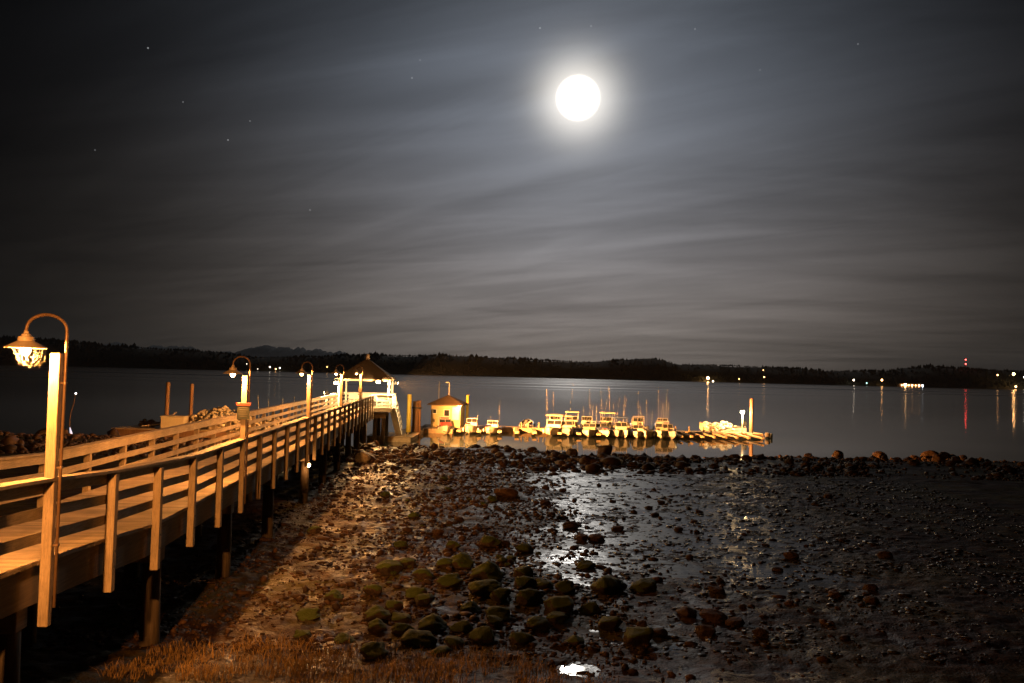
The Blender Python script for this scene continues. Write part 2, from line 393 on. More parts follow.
# ------------------------------------------------------------------ ground
def bias(X, Y):
    """how far the flat stands above the standing water level (0.35)"""
    wob = (fbm(X*.16+3, Y*.16, 3, 40)-.5)
    left = sstep(1.6, -2.2, X - .02*(Y-30) + wob*5)                    # drier, muddier to the left
    b = -.012 + .15*left
    pool = np.exp(-(((X-4.6-(44-Y)*.42)/4.2)**2 + ((Y-43.5)/3.6)**2)*1.3)
    b = b - .075*pool
    puddle = np.exp(-(((X-1.3)/.42)**2 + ((Y-15.2)/.34)**2))
    b = b - .30*puddle
    nearwet = np.exp(-(((X-2.4)/2.2)**2 + ((Y-17.2)/1.7)**2))
    b = b + .05*sstep(24, 19, Y) - .03*nearwet
    right = sstep(8, 13, X + wob*6)
    b = b + .10*sstep(43, 47, Y + wob*5)*sstep(2.5, -.5, X - (50-Y)*.2)
    b = b + .12*right
    ridge = sstep(47.5, 51.5, Y + wob*6) 
    b = b + ridge*(.0 + .10*fbm(X*.3, Y*.3, 3, 50))
    return b
def gh(X, Y):
    X = np.asarray(X, float); Y = np.asarray(Y, float)
    b = bias(X, Y)
    n = (fbm(X*1.1, Y*1.1, 4, 1)-.5)*.09 + (fbm(X*4.2, Y*4.2, 3, 9)-.5)*.09 + (fbm(X*9.7, Y*9.7, 2, 19)-.5)*.075*sstep(4, -2, X) + (fbm(X*7.7, Y*7.7, 2, 29)-.5)*.04
    g = .35 + b + n
    shore = 62.5 + (fbm(X*.12, Y*0+2, 3, 60)-.5)*6 + (vnoise(X*.6, Y*0+1, 61)-.5)*1.6 - 3.2*np.exp(-((X-14)/6)**2)
    g = np.where(Y > shore-6, g - .62*sstep(shore-6, shore+1., Y), g)
    g = g - 1.6*sstep(shore+1, shore+16, Y)
    bank = np.clip(15.9 + (fbm(X*.5, Y*0, 3, 70)-.5)*1.2 - np.clip(X,0,40)*.10 - Y, 0, 30)
    g = g + .10*bank + .012*bank**2*(1-sstep(12,20,bank)) + sstep(12,20,bank)*1.7
    return g
def axis(segs):
    out = []
    for a, b, d in segs: out += list(np.arange(a, b-1e-6, d))
    return np.array(out + [segs[-1][1]])
xs = axis([(-320,-80,20),(-80,-40,3),(-40,-16,.6),(-16,-9,.2),(-9,14,.09),(14,22,.25),(22,48,.6),(48,80,3),(80,320,20)])
ys = axis([(-80,0,8),(0,12,.6),(12,30,.075),(30,46,.12),(46,66,.2),(66,96,1.5)])
GX, GY = np.meshgrid(xs, ys); GZ = gh(GX, GY)
nx, ny = len(xs), len(ys)
idx = np.arange(nx*ny).reshape(ny, nx)
Fq = np.stack([idx[:-1,:-1], idx[:-1,1:], idx[1:,1:], idx[1:,:-1]], -1).reshape(-1,4)
g = fast_mesh('mud_ground', np.stack([GX,GY,GZ],-1).reshape(-1,3), Fq, M['mud']); tag(g, kind='structure')
tag(MB().add([(-15000,-300,0),(15000,-300,0),(15000,14800,0),(-15000,14800,0)], [(0,1,2,3)]).build('sea_water', M['sea']), kind='structure')
# the standing water on the flat: one level sheet, the mud breaks through it
pv = [(-3.5,15.9),(-.2,15.3),(.3,14.3),(4,14.2),(9,14.0),(16,14),(22,20),(24,30),(22,40),(19,48.5),(10,51),(2,51),(-2.5,48),(-3,40),(-4.5,30),(-4.5,22)]
tag(MB().add([(x,y,.35) for x,y in pv], [tuple(range(len(pv)))]).build('tide_pool_water', M['pool']), kind='structure')

rp_, rnt, rb_ = new_mat('still_water'); rb_.inputs['Base Color'].default_value = (.012,.01,.008,1); rb_.inputs['Roughness'].default_value = .03; rb_.inputs['IOR'].default_value = 1.333
rg3 = random.Random(8); tag(MB().add([(1.32+(.32+rg3.uniform(-.09,.09))*math.cos(a), 15.2+(.34+rg3.uniform(-.1,.1))*math.sin(a), .357) for a in np.linspace(0,2*PI,24,False)], [tuple(range(24))]).build('puddle_water', rp_), kind='structure')
# far land
RP = [(-2600,60),(-1900,78),(-1287,72),(-1136,63),(-1010,58.7),(-783,49),(-707,38),(-620,42),(-532,45.3),(-406,53.4),(-155,57),(1,53.3),(222,48.6),(322,58.6),(398,63),(448,46.6),(574,49.7),(725,45.8),(901,40),(1052,43.8),(1102,55),(1165,61.6),(1288,52),(1800,60),(2600,45)]
def ridge(x): return float(np.interp(x, [a for a,_ in RP], [b for _,b in RP]))
b = MB(); hx = list(range(-2600, 2601, 26)); 
for x in hx:
    k = ridge(x) + (vnoise(np.array(x*.013), np.array(1.), 3)-.5)*5
    for dy, fz in ((-4,-.02),(6,.16),(60,.58),(140,.88),(220,.93),(500,.5),(900,-.02)): b.v.append((x, 2000+dy, float(k*fz)))
for i in range(len(hx)-1):
    for j in range(6):
        b.f.append((i*7+j, (i+1)*7+j, (i+1)*7+j+1, i*7+j+1)); b.sm.append(True)
tag(b.build('far_hills', M['hill']), kind='structure')
fv = []; ff = []
for i in range(9000):
    x = random.uniform(-2000, 2000); t = random.random()
    dy = [random.uniform(0, 25), random.uniform(20,140), random.uniform(140,240)][min(2, int(t*3))]
    k = ridge(x); zb = k*float(np.interp(dy, [0,6,60,140,220,500], [.05,.16,.58,.88,.93,.5]))
    h = random.uniform(.05,.12)*k*(.6+1.1*float(vnoise(np.array(x*.021),np.array(2.),9)))*random.choice((.8,1,1,1.25)); w = h*random.uniform(.35,.6)
    base = len(fv); y = 2000+dy; n = 6
    for (rr_, zf) in ((w*.5,0.),(w,.12),(w*.55,.5),(w*.62,.52),(w*.08,1.)):
        a0 = random.random()*6
        for q in range(n): fv.append((x+rr_*math.cos(a0+q*PI/3)*random.uniform(.8,1.2), y+rr_*math.sin(a0+q*PI/3), zb+h*zf))
    for q in range(4):
        for w_ in range(n): ff.append((base+q*n+w_, base+q*n+(w_+1)%n, base+(q+1)*n+(w_+1)%n, base+(q+1)*n+w_))
tag(fast_mesh('far_forest', fv, ff, M['conifer'], False), kind='stuff')
b = MB(); MP = [(-7400,230),(-6700,300),(-6209,304),(-5940,356),(-5606,304),(-5228,315),(-4928,320),(-4472,238),(-4096,280),(-3872,326),(-3677,372),(-3550,335),(-3420,322),(-3194,352),(-3050,308),(-2890,326),(-2589,300),(-2200,210),(-1500,120)]
mx_ = list(np.arange(-7400, -1499, 18))
for x in mx_:
    k = np.interp(x, [a for a,_ in MP], [q for _,q in MP]) + (fbm(np.array(x*.006), np.array(0.), 4, 5)-.5)*30 + (.25-abs(fbm(np.array(x*.011), np.array(3.), 4, 15)-.5))*190 - 34
    for dy, fz in ((-1800,0),(-900,.42),(-300,.8),(0,1.),(900,.4),(2400,0)):
        b.v.append((float(x), 12000+dy, float(k*fz + (fbm(np.array(x*.004), np.array(dy*.004), 3, 8)-.5)*60*(0<fz<1))))
for i in range(len(mx_)-1):
    for j in range(5): b.f.append((i*6+j, (i+1)*6+j, (i+1)*6+j+1, i*6+j+1)); b.sm.append(True)
tag(b.build('distant_mountains', M['mount']), kind='structure')

# ------------------------------------------------------------------ rocks
def ico(sub=3):
    import bmesh
    bm = bmesh.new(); bmesh.ops.create_icosphere(bm, subdivisions=sub, radius=1)
    v = np.array([q.co[:] for q in bm.verts]); f = np.array([[q.index for q in t.verts] for t in bm.faces]); bm.free(); return v, f
IV, IF = ico(4); IV2, IF2 = ico(1)
ROCKM = {}
def rock_mesh(kind, k):
    key = (kind, k)
    if key in ROCKM: return ROCKM[key]
    rg = np.random.default_rng(100 + k)
    v = IV.copy()
    for _ in range(16):                          # worn flat faces
        n = rg.normal(size=3); n /= np.linalg.norm(n); d = rg.uniform(.55,.92)
        ex = np.maximum(v @ n - d, 0)[:,None]; v = v - ex*n*.72
    q = (fbm(v[:,0]*2+9+v[:,2]*1.3, v[:,1]*2+5-v[:,2]*1.1, 4, 200+k)-.5)
    q2 = (fbm(v[:,0]*6+v[:,2]*5, v[:,1]*6-v[:,2]*4, 4, 300+k)-.5)
    v = v*(1 + q[:,None]*.42 + q2[:,None]*.16)
    me = bpy.data.meshes.new(kind + '_rock'); me.from_pydata(v.tolist(), [], IF.tolist()); me.update()
    me.polygons.foreach_set('use_smooth', [True]*len(IF)); me.materials.append(M[kind]); ROCKM[key] = me
    return me
def rock(name, kind, x, y, w, label, group=None, hz=.62, sink=.28, dep=.85):
    me = rock_mesh(kind, random.randrange(9))
    o = bpy.data.objects.new(name, me); COL.objects.link(o)
    rx = w/2*1.12; o.scale = (rx, rx*dep*random.uniform(.85,1.1), rx*hz*random.uniform(.85,1.15))
    o.rotation_euler = (random.uniform(-.12,.12), random.uniform(-.12,.12), random.uniform(-.5,.5) + random.choice((0,PI)))
    gz = float(gh(x, y)); gz = max(gz, .3) if y < 52 else gz
    o.location = (x, y, gz + o.scale.z*(1-2*sink))
    tag(o, label, 'rock', group); return o
BOULD = [(-1.31, 22.73, 0.94), (-3.19, 21.57, 0.76), (-3.17, 19.45, 0.51), (-2.56, 18.39, 0.46), (-4.03, 18.94, 0.52), (-4.23, 17.44, 0.57), (-4.05, 16.17, 0.37), (-3.19, 15.98, 0.48), (-2.81, 17.56, 0.66), (-2.67, 16.77, 0.46), (-2.19, 21.23, 0.53), (-0.5, 21.29, 1.02), (-0.56, 19.77, 0.84), (-1.42, 20.45, 0.72), (-2.11, 19.23, 0.58), (-1.87, 18.76, 0.47), (-1.53, 16.94, 0.72), (-2.26, 17.52, 0.48), (-2.13, 16.62, 0.46), (-1.72, 15.94, 0.72), (-0.89, 16.9, 0.47), (-0.43, 16.33, 0.53), (-0.95, 15.83, 0.44), (0.49, 22.12, 0.67), (0.46, 20.7, 0.62), (0.98, 20.73, 0.52), (0.54, 19.26, 0.73), (-0.13, 17.87, 0.63), (-0.23, 17.33, 0.39), (2.32, 29.31, 0.63), (2.98, 27.23, 0.62), (2.59, 20.83, 0.94), (2.27, 23.31, 0.59), (1.3, 18.85, 0.71), (-0.58, 25.75, 0.71), (-0.07, 26.07, 0.46), (0.54, 25.28, 0.57), (-1.71, 25.09, 0.5), (-2.35, 26.91, 0.47), (-5.39, 26.69, 0.34), (-1.78, 29.42, 0.41), (-1.06, 28.16, 0.42), (-3.28, 24.92, 0.5), (-0.01, 36.04, 1.18), (2.71, 20.97, 0.79), (3.64, 21.09, 0.74), (5.45, 20.89, 0.47), (2.81, 16.91, 0.68), (4.25, 18.88, 0.57), (4.81, 18.58, 0.61), (5.17, 18.24, 0.5), (5.5, 17.33, 0.35), (7.32, 19.33, 0.19), (4.0, 29.08, 0.51), (4.4, 17.58, 0.44), (2.32, 17.81, 0.58), (1.45, 16.61, 0.5), (1.12, 18.06, 0.5), (1.99, 18.96, 0.52), (0.32, 16.5, 0.54), (-0.8, 18.32, 0.55), (-0.13, 19.32, 0.58), (0.76, 17.45, 0.53), (3.35, 17.44, 0.44), (-1.68, 22.39, 0.51), (1.53, 20.55, 0.57), (-2.38, 14.81, 0.56), (-1.2, 15.12, 0.42)]
for i, (x, y, w) in enumerate(BOULD):
    mossy = (x < 2.6 or w > .62) and y < 26
    if mossy: rock('boulder', 'moss_rock', x, y, w, 'rounded green topped boulder sunk in the wet mud among others like it', 'mossy boulders on the mud flat', hz=.56)
    else: rock('boulder', 'rock', x, y, w, 'bare red brown boulder standing in the shallow water film', 'brown boulders on the mud flat', hz=.56)
rock('boulder', 'pale_rock', -8.55, 46.6, .85, 'pale rounded boulder alone at the edge of the pier shadow', hz=.8)
rock('boulder', 'ridge_rock', 25.2, 61.4, 1.05, 'upright round boulder at the waterline, first of the two right of the dock', hz=1.0)
rock('boulder', 'ridge_rock', 28.3, 61.4, 1.2, 'broad round boulder at the waterline, second of the two right of the dock', hz=.85)
rock('boulder', 'ridge_rock', 32.0, 61.0, 1.35, 'widest dark boulder at the waterline with smaller ones heaped round it', hz=.75)
rock('boulder', 'ridge_rock', 6.9, 57.6, 1.2, 'dark upright boulder on the bar in front of the packed boats', hz=1.0)
rock('boulder', 'ridge_rock', 4.6, 58.0, .9, 'orange lit boulder on the bar below the canopied skiffs', hz=.9)
for x, y, w in [(1.22,15.12,.11),(1.47,15.33,.09),(1.02,15.32,.10),(1.62,15.02,.15),(.92,15.02,.13)]:
    rock('puddle_stone', 'rock', x, y, w, 'small dark stone breaking the bright puddle at the grass edge', 'stones in the bright puddle', sink=.1)
rg = np.random.default_rng(9)
for i in range(105):
    x = rg.uniform(-13, 44); y = 58.5 - 11*rg.uniform(0,1)**1.6
    rock('bar_stone', 'ridge_rock', x, y, min(.9, float(np.exp(rg.normal(-.72,.38)))), 'rust brown stone lying on the rocky bar along the water edge', 'stones on the rocky bar', hz=.75)
for x, y, w in [(30.9,60.9,.9),(33.1,60.8,1.0),(33.9,61.0,.7),(31.5,60.4,.7),(34.8,60.7,.6),(30.1,60.6,.6)]:
    rock('bar_stone', 'ridge_rock', x, y, w, 'dark stone heaped against the widest boulder at the waterline', 'stones heaped at the waterline', hz=.75)
for i in range(10):
    rock('bar_stone', 'ridge_rock', rg.uniform(-45,-28), rg.uniform(57,62), float(np.exp(rg.normal(-.5,.3))), 'dark stone on the shore beyond the far railing', 'stones on the shore left of the pier', hz=.75)
for i in range(70):
    for _ in range(30):
        y = 17.5*(47/17.5)**rg.uniform(0,1); x = rg.uniform(-.36,.5)*y
        if min(abs(x-a)+abs(y-c)*.6 for a, c, _w in BOULD) > .55 and pinv(x, y)[0] > .9 and not (abs(x+4.6)<1.2 and 18<y<26): break
    rock('mud_stone', 'rock' if x > 1 else 'moss_rock', x, y, min(.5, float(np.exp(rg.normal(-1.25,.4)))), 'small dark stone half sunk in the wet mud flat', 'small stones on the mud flat', hz=.6)
# pebbles and weed: scattered over the flat, uncountable
def scatter(name, mat, pts, sizes, flat, seed):
    rg = np.random.default_rng(seed); n = len(pts); V = []; Fc = []
    nv = len(IV2)
    base = np.repeat(IV2[None], n, 0)*(1 + rg.uniform(-.3,.3,(n,nv,1)))
    a = rg.uniform(0, 2*PI, n); ca, sa = np.cos(a), np.sin(a)
    sx = sizes*rg.uniform(.8,1.5,n); sy = sizes*rg.uniform(.6,1.,n); sz = sizes*flat*rg.uniform(.6,1.3,n)
    X = base[...,0]*sx[:,None]; Y = base[...,1]*sy[:,None]; Z = base[...,2]*sz[:,None]
    P = np.stack([X*ca[:,None]-Y*sa[:,None]+pts[:,0:1], X*sa[:,None]+Y*ca[:,None]+pts[:,1:2], Z + pts[:,2:3] + sz[:,None]*.3], -1).reshape(-1,3)
    Fa = (IF2[None] + (np.arange(n)*nv)[:,None,None]).reshape(-1,3)
    return tag(fast_mesh(name, P, Fa, mat, True), kind='stuff')
def field(n, x0, x1, y0, y1, thr, seed, sc=.5):
    rg = np.random.default_rng(seed); x = rg.uniform(x0,x1,n); y = y0*(y1/y0)**rg.uniform(0,1,n)
    keep = fbm(x*sc, y*sc, 3, seed) + rg.uniform(-.18,.18,n) > thr
    return x[keep], y[keep]
x, y = field(7000, -16, 9, 14.5, 50, .47, 21); z = gh(x, y); z = np.maximum(z, .33)
x2, y2 = field(16000, -9, 3, 15, 46, .40, 23, .9); x = np.concatenate([x,x2]); y = np.concatenate([y,y2]); z = np.maximum(gh(x,y), .33)
scatter('pebbles', M['pebble'], np.stack([x,y,z],1), np.minimum(.14, .026*np.exp(RNG.normal(.2,.6,len(x))))*(y/22)**.5, .6, 22)
x, y = field(16000, -1, 22, 16, 48, .44, 31, .8); z = np.maximum(gh(x, y), .34)
scatter('seaweed', M['weed'], np.stack([x,y,z],1), np.minimum(.13, .036*np.exp(RNG.normal(.2,.6,len(x))))*(y/24)**.4, .3, 32)
x, y = field(20000, -46, 52, 46.5, 61.5, .46, 41, .22); z = gh(x, y)
k = z > -.15; scatter('ridge_cobbles', M['pebble'], np.stack([x,y,z],1)[k], (.085*np.exp(RNG.normal(.1,.6,len(x)))*np.where(x>12,.75,1))[k], .7, 42)
# dry grass on the bank
rg = np.random.default_rng(5); n = 26000
x = rg.uniform(-6.4, 9, n); y = rg.uniform(12.6, 16.6, n)
edge = 15.6 + (fbm(x*.7, x*0+4, 3, 77)-.5)*1.6 - np.clip(x+.6, 0, 9)*.42
keep = (y < edge + rg.normal(0,.25,n)) & (fbm(x*1.7, y*1.7, 3, 79) > .40); x, y = x[keep], y[keep]; n = len(x)
z = gh(x, y); h = rg.uniform(.04,.18,n)*(.2+1.5*fbm(x*1.6,y*1.6,3,78)); a = rg.uniform(0,2*PI,n); ln = rg.uniform(.3,1.2,n)*h; w = rg.uniform(.004,.008,n)
dx, dy = np.cos(a)*ln, np.sin(a)*ln; wx, wy = -np.sin(a)*w, np.cos(a)*w
V = np.stack([np.stack([x-wx,y-wy,z-.02],1), np.stack([x+wx,y+wy,z-.02],1), np.stack([x+dx*.35+wx*.8,y+dy*.35+wy*.8,z+h*.6],1), np.stack([x+dx*.35-wx*.8,y+dy*.35-wy*.8,z+h*.6],1), np.stack([x+dx,y+dy,z+h],1), np.stack([x+dx*.98+wx*.1,y+dy*.98,z+h*.99],1)],1).reshape(-1,3)
o6 = np.arange(n)[:,None]*6
Fg = np.concatenate([o6+np.array([[0,1,2,3]]), o6+np.array([[3,2,5,4]])], 0)
tag(fast_mesh('dry_grass', V, Fg, M['grass'], False), kind='stuff')

# ------------------------------------------------------------------ pier
WD = 2.8; S0, S1 = -4.0, 63.0; SP = 2.05
pier = empty('pier', (PX,0,0), PA, 'long timber footbridge pier with plank deck and railings running out over the mud', 'pier')
b = MB(); s = S0
while s < S1:
    L0, L1 = -WD-.02, .02
    b.box(L0, L1, s, s+.136, zd(s)-.04, zd(s)); s += .142
b.build('deck', M['deck'], pier)
ps = [10.4*1.0041 + (k)*SP for k in range(-7, 26)]; ps = [q for q in ps if S0 < q < S1+.2]
LAMPS = [ps.index(min(ps, key=lambda q: abs(q-(10.4*1.0041 + k*5*SP)))) for k in range(5)]
def run(name, t, dz, w, h, mat, s0=S0, s1=S1, step=2):
    b = MB(); cuts = [s0] + [q for i, q in enumerate(ps) if i % step == 0 and s0+.3 < q < s1-.3] + [s1]
    for a, c in zip(cuts[:-1], cuts[1:]):
        if c <= 16.5:
            sub = list(np.linspace(a+.003, c-.003, 5))
            for q0, q1 in zip(sub[:-1], sub[1:]): b.bar((t,q0,zd(q0)+dz), (t,q1,zd(q1)+dz), w, h)
        else: b.bar((t,a+.003,zd(a)+dz), (t,c-.003,zd(c)+dz), w, h)
    return b.build(name, mat, pier)
for side in (1, -1):
    tin = 0 if side > 0 else -WD
    run('handrail', tin + side*.045, 1.05, .23, .04, M['rail'])
    run('fascia_rail', tin - side*.021, .945, .042, .165, M['rail'])
    run('middle_rail', tin - side*.021, .615, .042, .14, M['rail'])
    run('lower_rail', tin - side*.021, .30, .042, .14, M['rail'])
    for i, q in enumerate(ps):
        if side > 0 and i in LAMPS: continue
        c = tin + side*.072
        z0, z1 = zd(q)-.80, zd(q)+1.028
        LASTP = MB().cbox((c, q, (z0+z1)/2), (.135,.135,z1-z0), .006).build('rail_post', M['post'], pier)
        if side > 0 and q < 32:
            for dz in (-.18,-.42):
                bb = MB().tube([(c+.066,q,zd(q)+dz),(c+.078,q,zd(q)+dz)], .02, 8)
                bb.build('bolt', M['dark'], LASTP)
for t in (-.13, -1.4, -2.67):
    b = MB(); cuts = [S0,0,6,9.4,10.3,11.5,12.6,13.5,14.4,15.6,22,28,34,40,46,52,58,S1]
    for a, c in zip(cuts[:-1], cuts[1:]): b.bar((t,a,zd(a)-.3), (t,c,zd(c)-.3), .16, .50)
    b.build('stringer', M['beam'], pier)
bents = [-.2,5.1,10.3,15.5,20.75,26.0,33.0,38.3,43.6,48.9,54.2,59.4,64.2,68.2]
PILES = {}
for q in bents:
    head = q > 63
    ts = (-2.9,-1.4,.1,.75) if head else (-2.55,-.30)
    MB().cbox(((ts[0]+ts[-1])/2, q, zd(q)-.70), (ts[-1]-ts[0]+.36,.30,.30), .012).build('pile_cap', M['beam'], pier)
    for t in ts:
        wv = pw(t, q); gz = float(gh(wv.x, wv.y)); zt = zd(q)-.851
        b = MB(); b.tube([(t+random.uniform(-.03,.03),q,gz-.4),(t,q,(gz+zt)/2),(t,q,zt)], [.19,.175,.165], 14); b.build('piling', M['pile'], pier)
# wider pier head
H0, H1, HL, HR = 63.0, 69.0, -3.35, 1.5
b = MB(); s = H0
while s < H1-.1:
    b.box(HL, HR, s+.146, s+.282, 2.98, 3.02); s += .142
b.build('head_deck', M['deck'], pier)
b = MB()
for q in (63.12, 66, 68.9): b.bar((HL+.05,q,2.86), (HR-.05,q,2.86), .14, .24)
b.build('head_beam', M['beam'], pier)
def head_rail(p0, p1, n):
    p0, p1 = Vector((*p0,3.02)), Vector((*p1,3.02)); u = Vector((0,0,1))
    b = MB(); b.bar(p0+u*1.05, p1+u*1.05, .2, .04)
    for dz, h in ((.93,.16),(.62,.14),(.30,.14),(.1,.1)): b.bar(p0+u*dz, p1+u*dz, .04, h)
    b.build('head_rail', M['white'], pier)
    for i in range(n+1):
        q = p0.lerp(p1, i/n); MB().cbox((q.x,q.y,3.02+.515), (.10,.10,1.03), .005).build('head_post', M['white'], pier)
head_rail((.25,63.1),(1.4,63.1),1); head_rail((1.4,63.1),(1.4,65.4),2); head_rail((1.4,67.0),(1.4,68.9),2)
head_rail((1.4,68.9),(-3.25,68.9),4); head_rail((-3.25,68.9),(-3.25,63.1),4); head_rail((-3.25,63.1),(-2.9,63.1),1)

# gazebo over the pier head
gz = empty('gazebo', pw(-.8, 66, 3.02), PA, 'open sided gazebo with brown pyramid roof at the far end of the pier', 'gazebo')
for a in (-1.95, 1.95):
    for c in (-2.5, 2.5):
        MB().cbox((a,c,1.06), (.15,.15,2.12), .01).build('post', M['white'], gz)
b = MB()
for a in (-1.95, 1.95): b.bar((a,-2.6,2.2), (a,2.6,2.2), .1, .18)
for c in (-2.5, 2.5): b.bar((-1.9,c,2.2), (1.9,c,2.2), .1, .18)
b.build('eave_beam', M['post'], gz)
e = 2.28; f_ = 2.75; zt = 3.95; b = MB(); n = 9
for i in range(n):                                  # shingle courses
    k0, k1 = 1-i/n, 1-(i+1)/n; z0 = 2.28 + (zt-2.28)*i/n; z1 = 2.28 + (zt-2.28)*(i+1)/n
    A = [(-e*k0,-f_*k0,z0),(e*k0,-f_*k0,z0),(e*k0,f_*k0,z0),(-e*k0,f_*k0,z0)]
    k1 = k1 + .012; B = [(-e*k1,-f_*k1,z1),(e*k1,-f_*k1,z1),(e*k1,f_*k1,z1),(-e*k1,f_*k1,z1)]
    C = [(x_,y_,z_-.05) for x_,y_,z_ in A]
    b.add(C+A+B, [(0,1,5,4),(1,2,6,5),(2,3,7,6),(3,0,4,7),(4,5,9,8),(5,6,10,9),(6,7,11,10),(7,4,8,11)] + ([(3,2,1,0)] if i == 0 else []))
b.build('roof', M['shingle'], gz)
MB().lathe([(.001,0),(.2,.0),(.16,.22),(.2,.25),(.12,.45),(.001,.5)], 12, (0,0,3.85)).build('finial', M['shingle'], gz)
b = MB(); b.box(-1.6,1.4,1.9,2.3,.40,.46); b.box(-1.6,1.4,2.28,2.34,.5,.95); b.box(-1.5,-1.4,1.95,2.25,0,.40); b.box(1.2,1.3,1.95,2.25,0,.40)
o = b.build('bench', M['white']); o.location = pw(-.9,66,3.02); o.rotation_euler.z = PA; tag(o, 'pale slatted bench standing under the pyramid roof of the gazebo', 'bench')

# flood lights at the pier head
def floodlight(loc, aim, label, energy, angle=2.2, bracket=True, point=0):
    t = empty('flood_light', loc, 0, label, 'flood light')
    d = (Vector(aim)-Vector(loc)).normalized(); q = d.to_track_quat('-Z','Y').to_matrix()
    b = MB(); b.cbox(q @ Vector((0,0,.06)), (.32,.24,.12), .01, q); b.build('housing', M['dark'], t)
    b = MB(); b.cbox(q @ Vector((0,0,-.012)), (.26,.18,.02), 0, q); b.build('lens', M['flood'], t)
    l = light('flood_beam', 'SPOT', energy, SOD, q @ Vector((0,0,-.06)), t, .1, spot_size=angle, spot_blend=1.0)
    l.rotation_euler = q.to_euler()
    if point: light('flood_spill', 'POINT', point, (1,.62,.24), q @ Vector((0,0,-.3)), t, .08)
    return t
floodlight(pw(.35,62.95,5.10), (-8,50,1), 'glaring flood light under the gazebo front eave beside the near railing', 2500, 2.4, point=1500)
floodlight(pw(1.78,63.3,5.02), (13,80,.4), 'glaring flood light at the gazebo corner nearest the floating dock', 430000, 1.8, point=2000)
floodlight(pw(-2.95,63.15,4.95), (-14,52,2.5), 'glaring flood light on the gazebo post at the far railing side', 3000, 2.4, point=1200)
floodlight(pw(-WD-.1,57.2,4.30), (-28,63,1.0), 'low glaring flood light clamped on top of the far railing', 16000, 2.4, point=900)

# ------------------------------------------------------------------ gooseneck pier lamps
LAMPW = 2100
def make_lamp():
    t = empty('pier_lamp')
    MB().cbox((0,0,.93), (.13,.10,3.52), .008).build('post', M['post'], t)          # z=0 is deck level
    HX, HY = -.245, -.30                                     # the hood hangs inboard and towards the shore
    b = MB(); A0, A1 = Vector((.10,.03,0)), Vector((HX,HY,0)); mid = (A0+A1)/2; hf = (A0-A1)/2
    b.tube([A0+Vector((0,0,-.6)), A0+Vector((0,0,2.96))] + [mid + hf*math.cos(a) + Vector((0,0,2.98+.20*math.sin(a))) for a in np.linspace(.12,PI,14)] + [A1+Vector((0,0,2.95))], .021, 10)
    for z_ in (.2,1.2,2.3): b.cbox(A0+Vector((-.01,0,z_)), (.07,.06,.03), .004)
    b.build('gooseneck_pipe', M['pipe'], t)
    b = MB(); prof = [(r_,z_+.14) for r_, z_ in [(.022,2.82),(.03,2.79),(.05,2.775),(.055,2.75),(.088,2.745),(.095,2.69),(.15,2.66),(.238,2.61),(.24,2.598),(.225,2.603),(.12,2.645),(.08,2.68),(.001,2.69)]]
    b.lathe(prof, 32, (HX,HY,0), False); hd = b.build('hood', M['hood'], t)
    MB().ball((HX,HY,2.725), .06, 14, 10, (1,1,1.3)).build('bulb', M['bulb'], hd)
    light('lamp_light', 'POINT', LAMPW, SOD, (HX,HY,2.66), t, .05)
    return t
lab = ['nearest gooseneck pier lamp with cobwebs hanging below its hood', 'gooseneck pier lamp whose post carries the small red topped sign', 'gooseneck pier lamp third along the railing between the sign post and the bright end', 'gooseneck pier lamp second from the far end of the pier', 'farthest gooseneck pier lamp with a small box on its post beside the gazebo']
L0 = make_lamp(); lamps = []
for k, i in enumerate(LAMPS):
    t = L0 if k == 0 else copy_tree(L0)
    t.location = pw(.085, ps[i], zd(ps[i])); t.rotation_euler.z = PA
    tag(t, lab[k], 'lamp', 'gooseneck lamps along the pier'); lamps.append(t)
# flood light on a pole where the footbridge meets the bank, aimed out along the railing
fx = pw(1.1, .2); fz0 = float(gh(fx.x, fx.y)); fx.z = 6.3
ft = floodlight(fx, tuple(pw(.4, 22, 2.9)), 'flood light on a short pole on the bank aimed out along the footbridge railing', 12500, .66)
MB().tube([(0,-.12,fz0-6.6),(0,-.12,-.02),(0,-.12,.02)], [.05,.045,.03], 10).build('pole', M['pipe'], ft)
# cobweb strands under the first hood
b = MB(); rg2 = random.Random(3); SW = .0011
for i in range(34):
    a = rg2.uniform(0,2*PI); r_ = rg2.uniform(.12,.23); x0, y0 = r_*math.cos(a), r_*math.sin(a)
    k = rg2.uniform(.1,.7); zz0 = 2.60 - rg2.uniform(.06,.26)
    p0 = Vector((x0,y0,2.605)); p2 = Vector((x0*k+rg2.uniform(-.03,.05), y0*k, zz0)); p1 = (p0+p2)/2 + Vector((rg2.uniform(-.04,.04),rg2.uniform(-.04,.04),-.03))
    b.tube([Vector((-.245,-.30,.14))+q for q in (p0,p1,p2)], SW, 4, False)
for i in range(14):
    a = rg2.uniform(0,2*PI); r_ = rg2.uniform(.02,.16); z_ = 2.60-rg2.uniform(.03,.26)
    q0 = Vector((-.245+r_*math.cos(a), -.30+r_*math.sin(a), z_+.14)); q1 = q0 + Vector((rg2.uniform(-.1,.1),rg2.uniform(-.1,.1),rg2.uniform(-.05,.05)))
    b.tube([q0,(q0+q1)/2+Vector((0,0,-.012)),q1], SW, 4, False)
b.build('cobweb', M['web'], lamps[0])
MB().cbox((0,-.13,1.72), (.22,.06,.34), .01).build('control_box', M['post'], lamps[4])
MB().cbox((0,-.13,1.38), (.3,.05,.06), .005).build('control_shelf', M['post'], lamps[4])
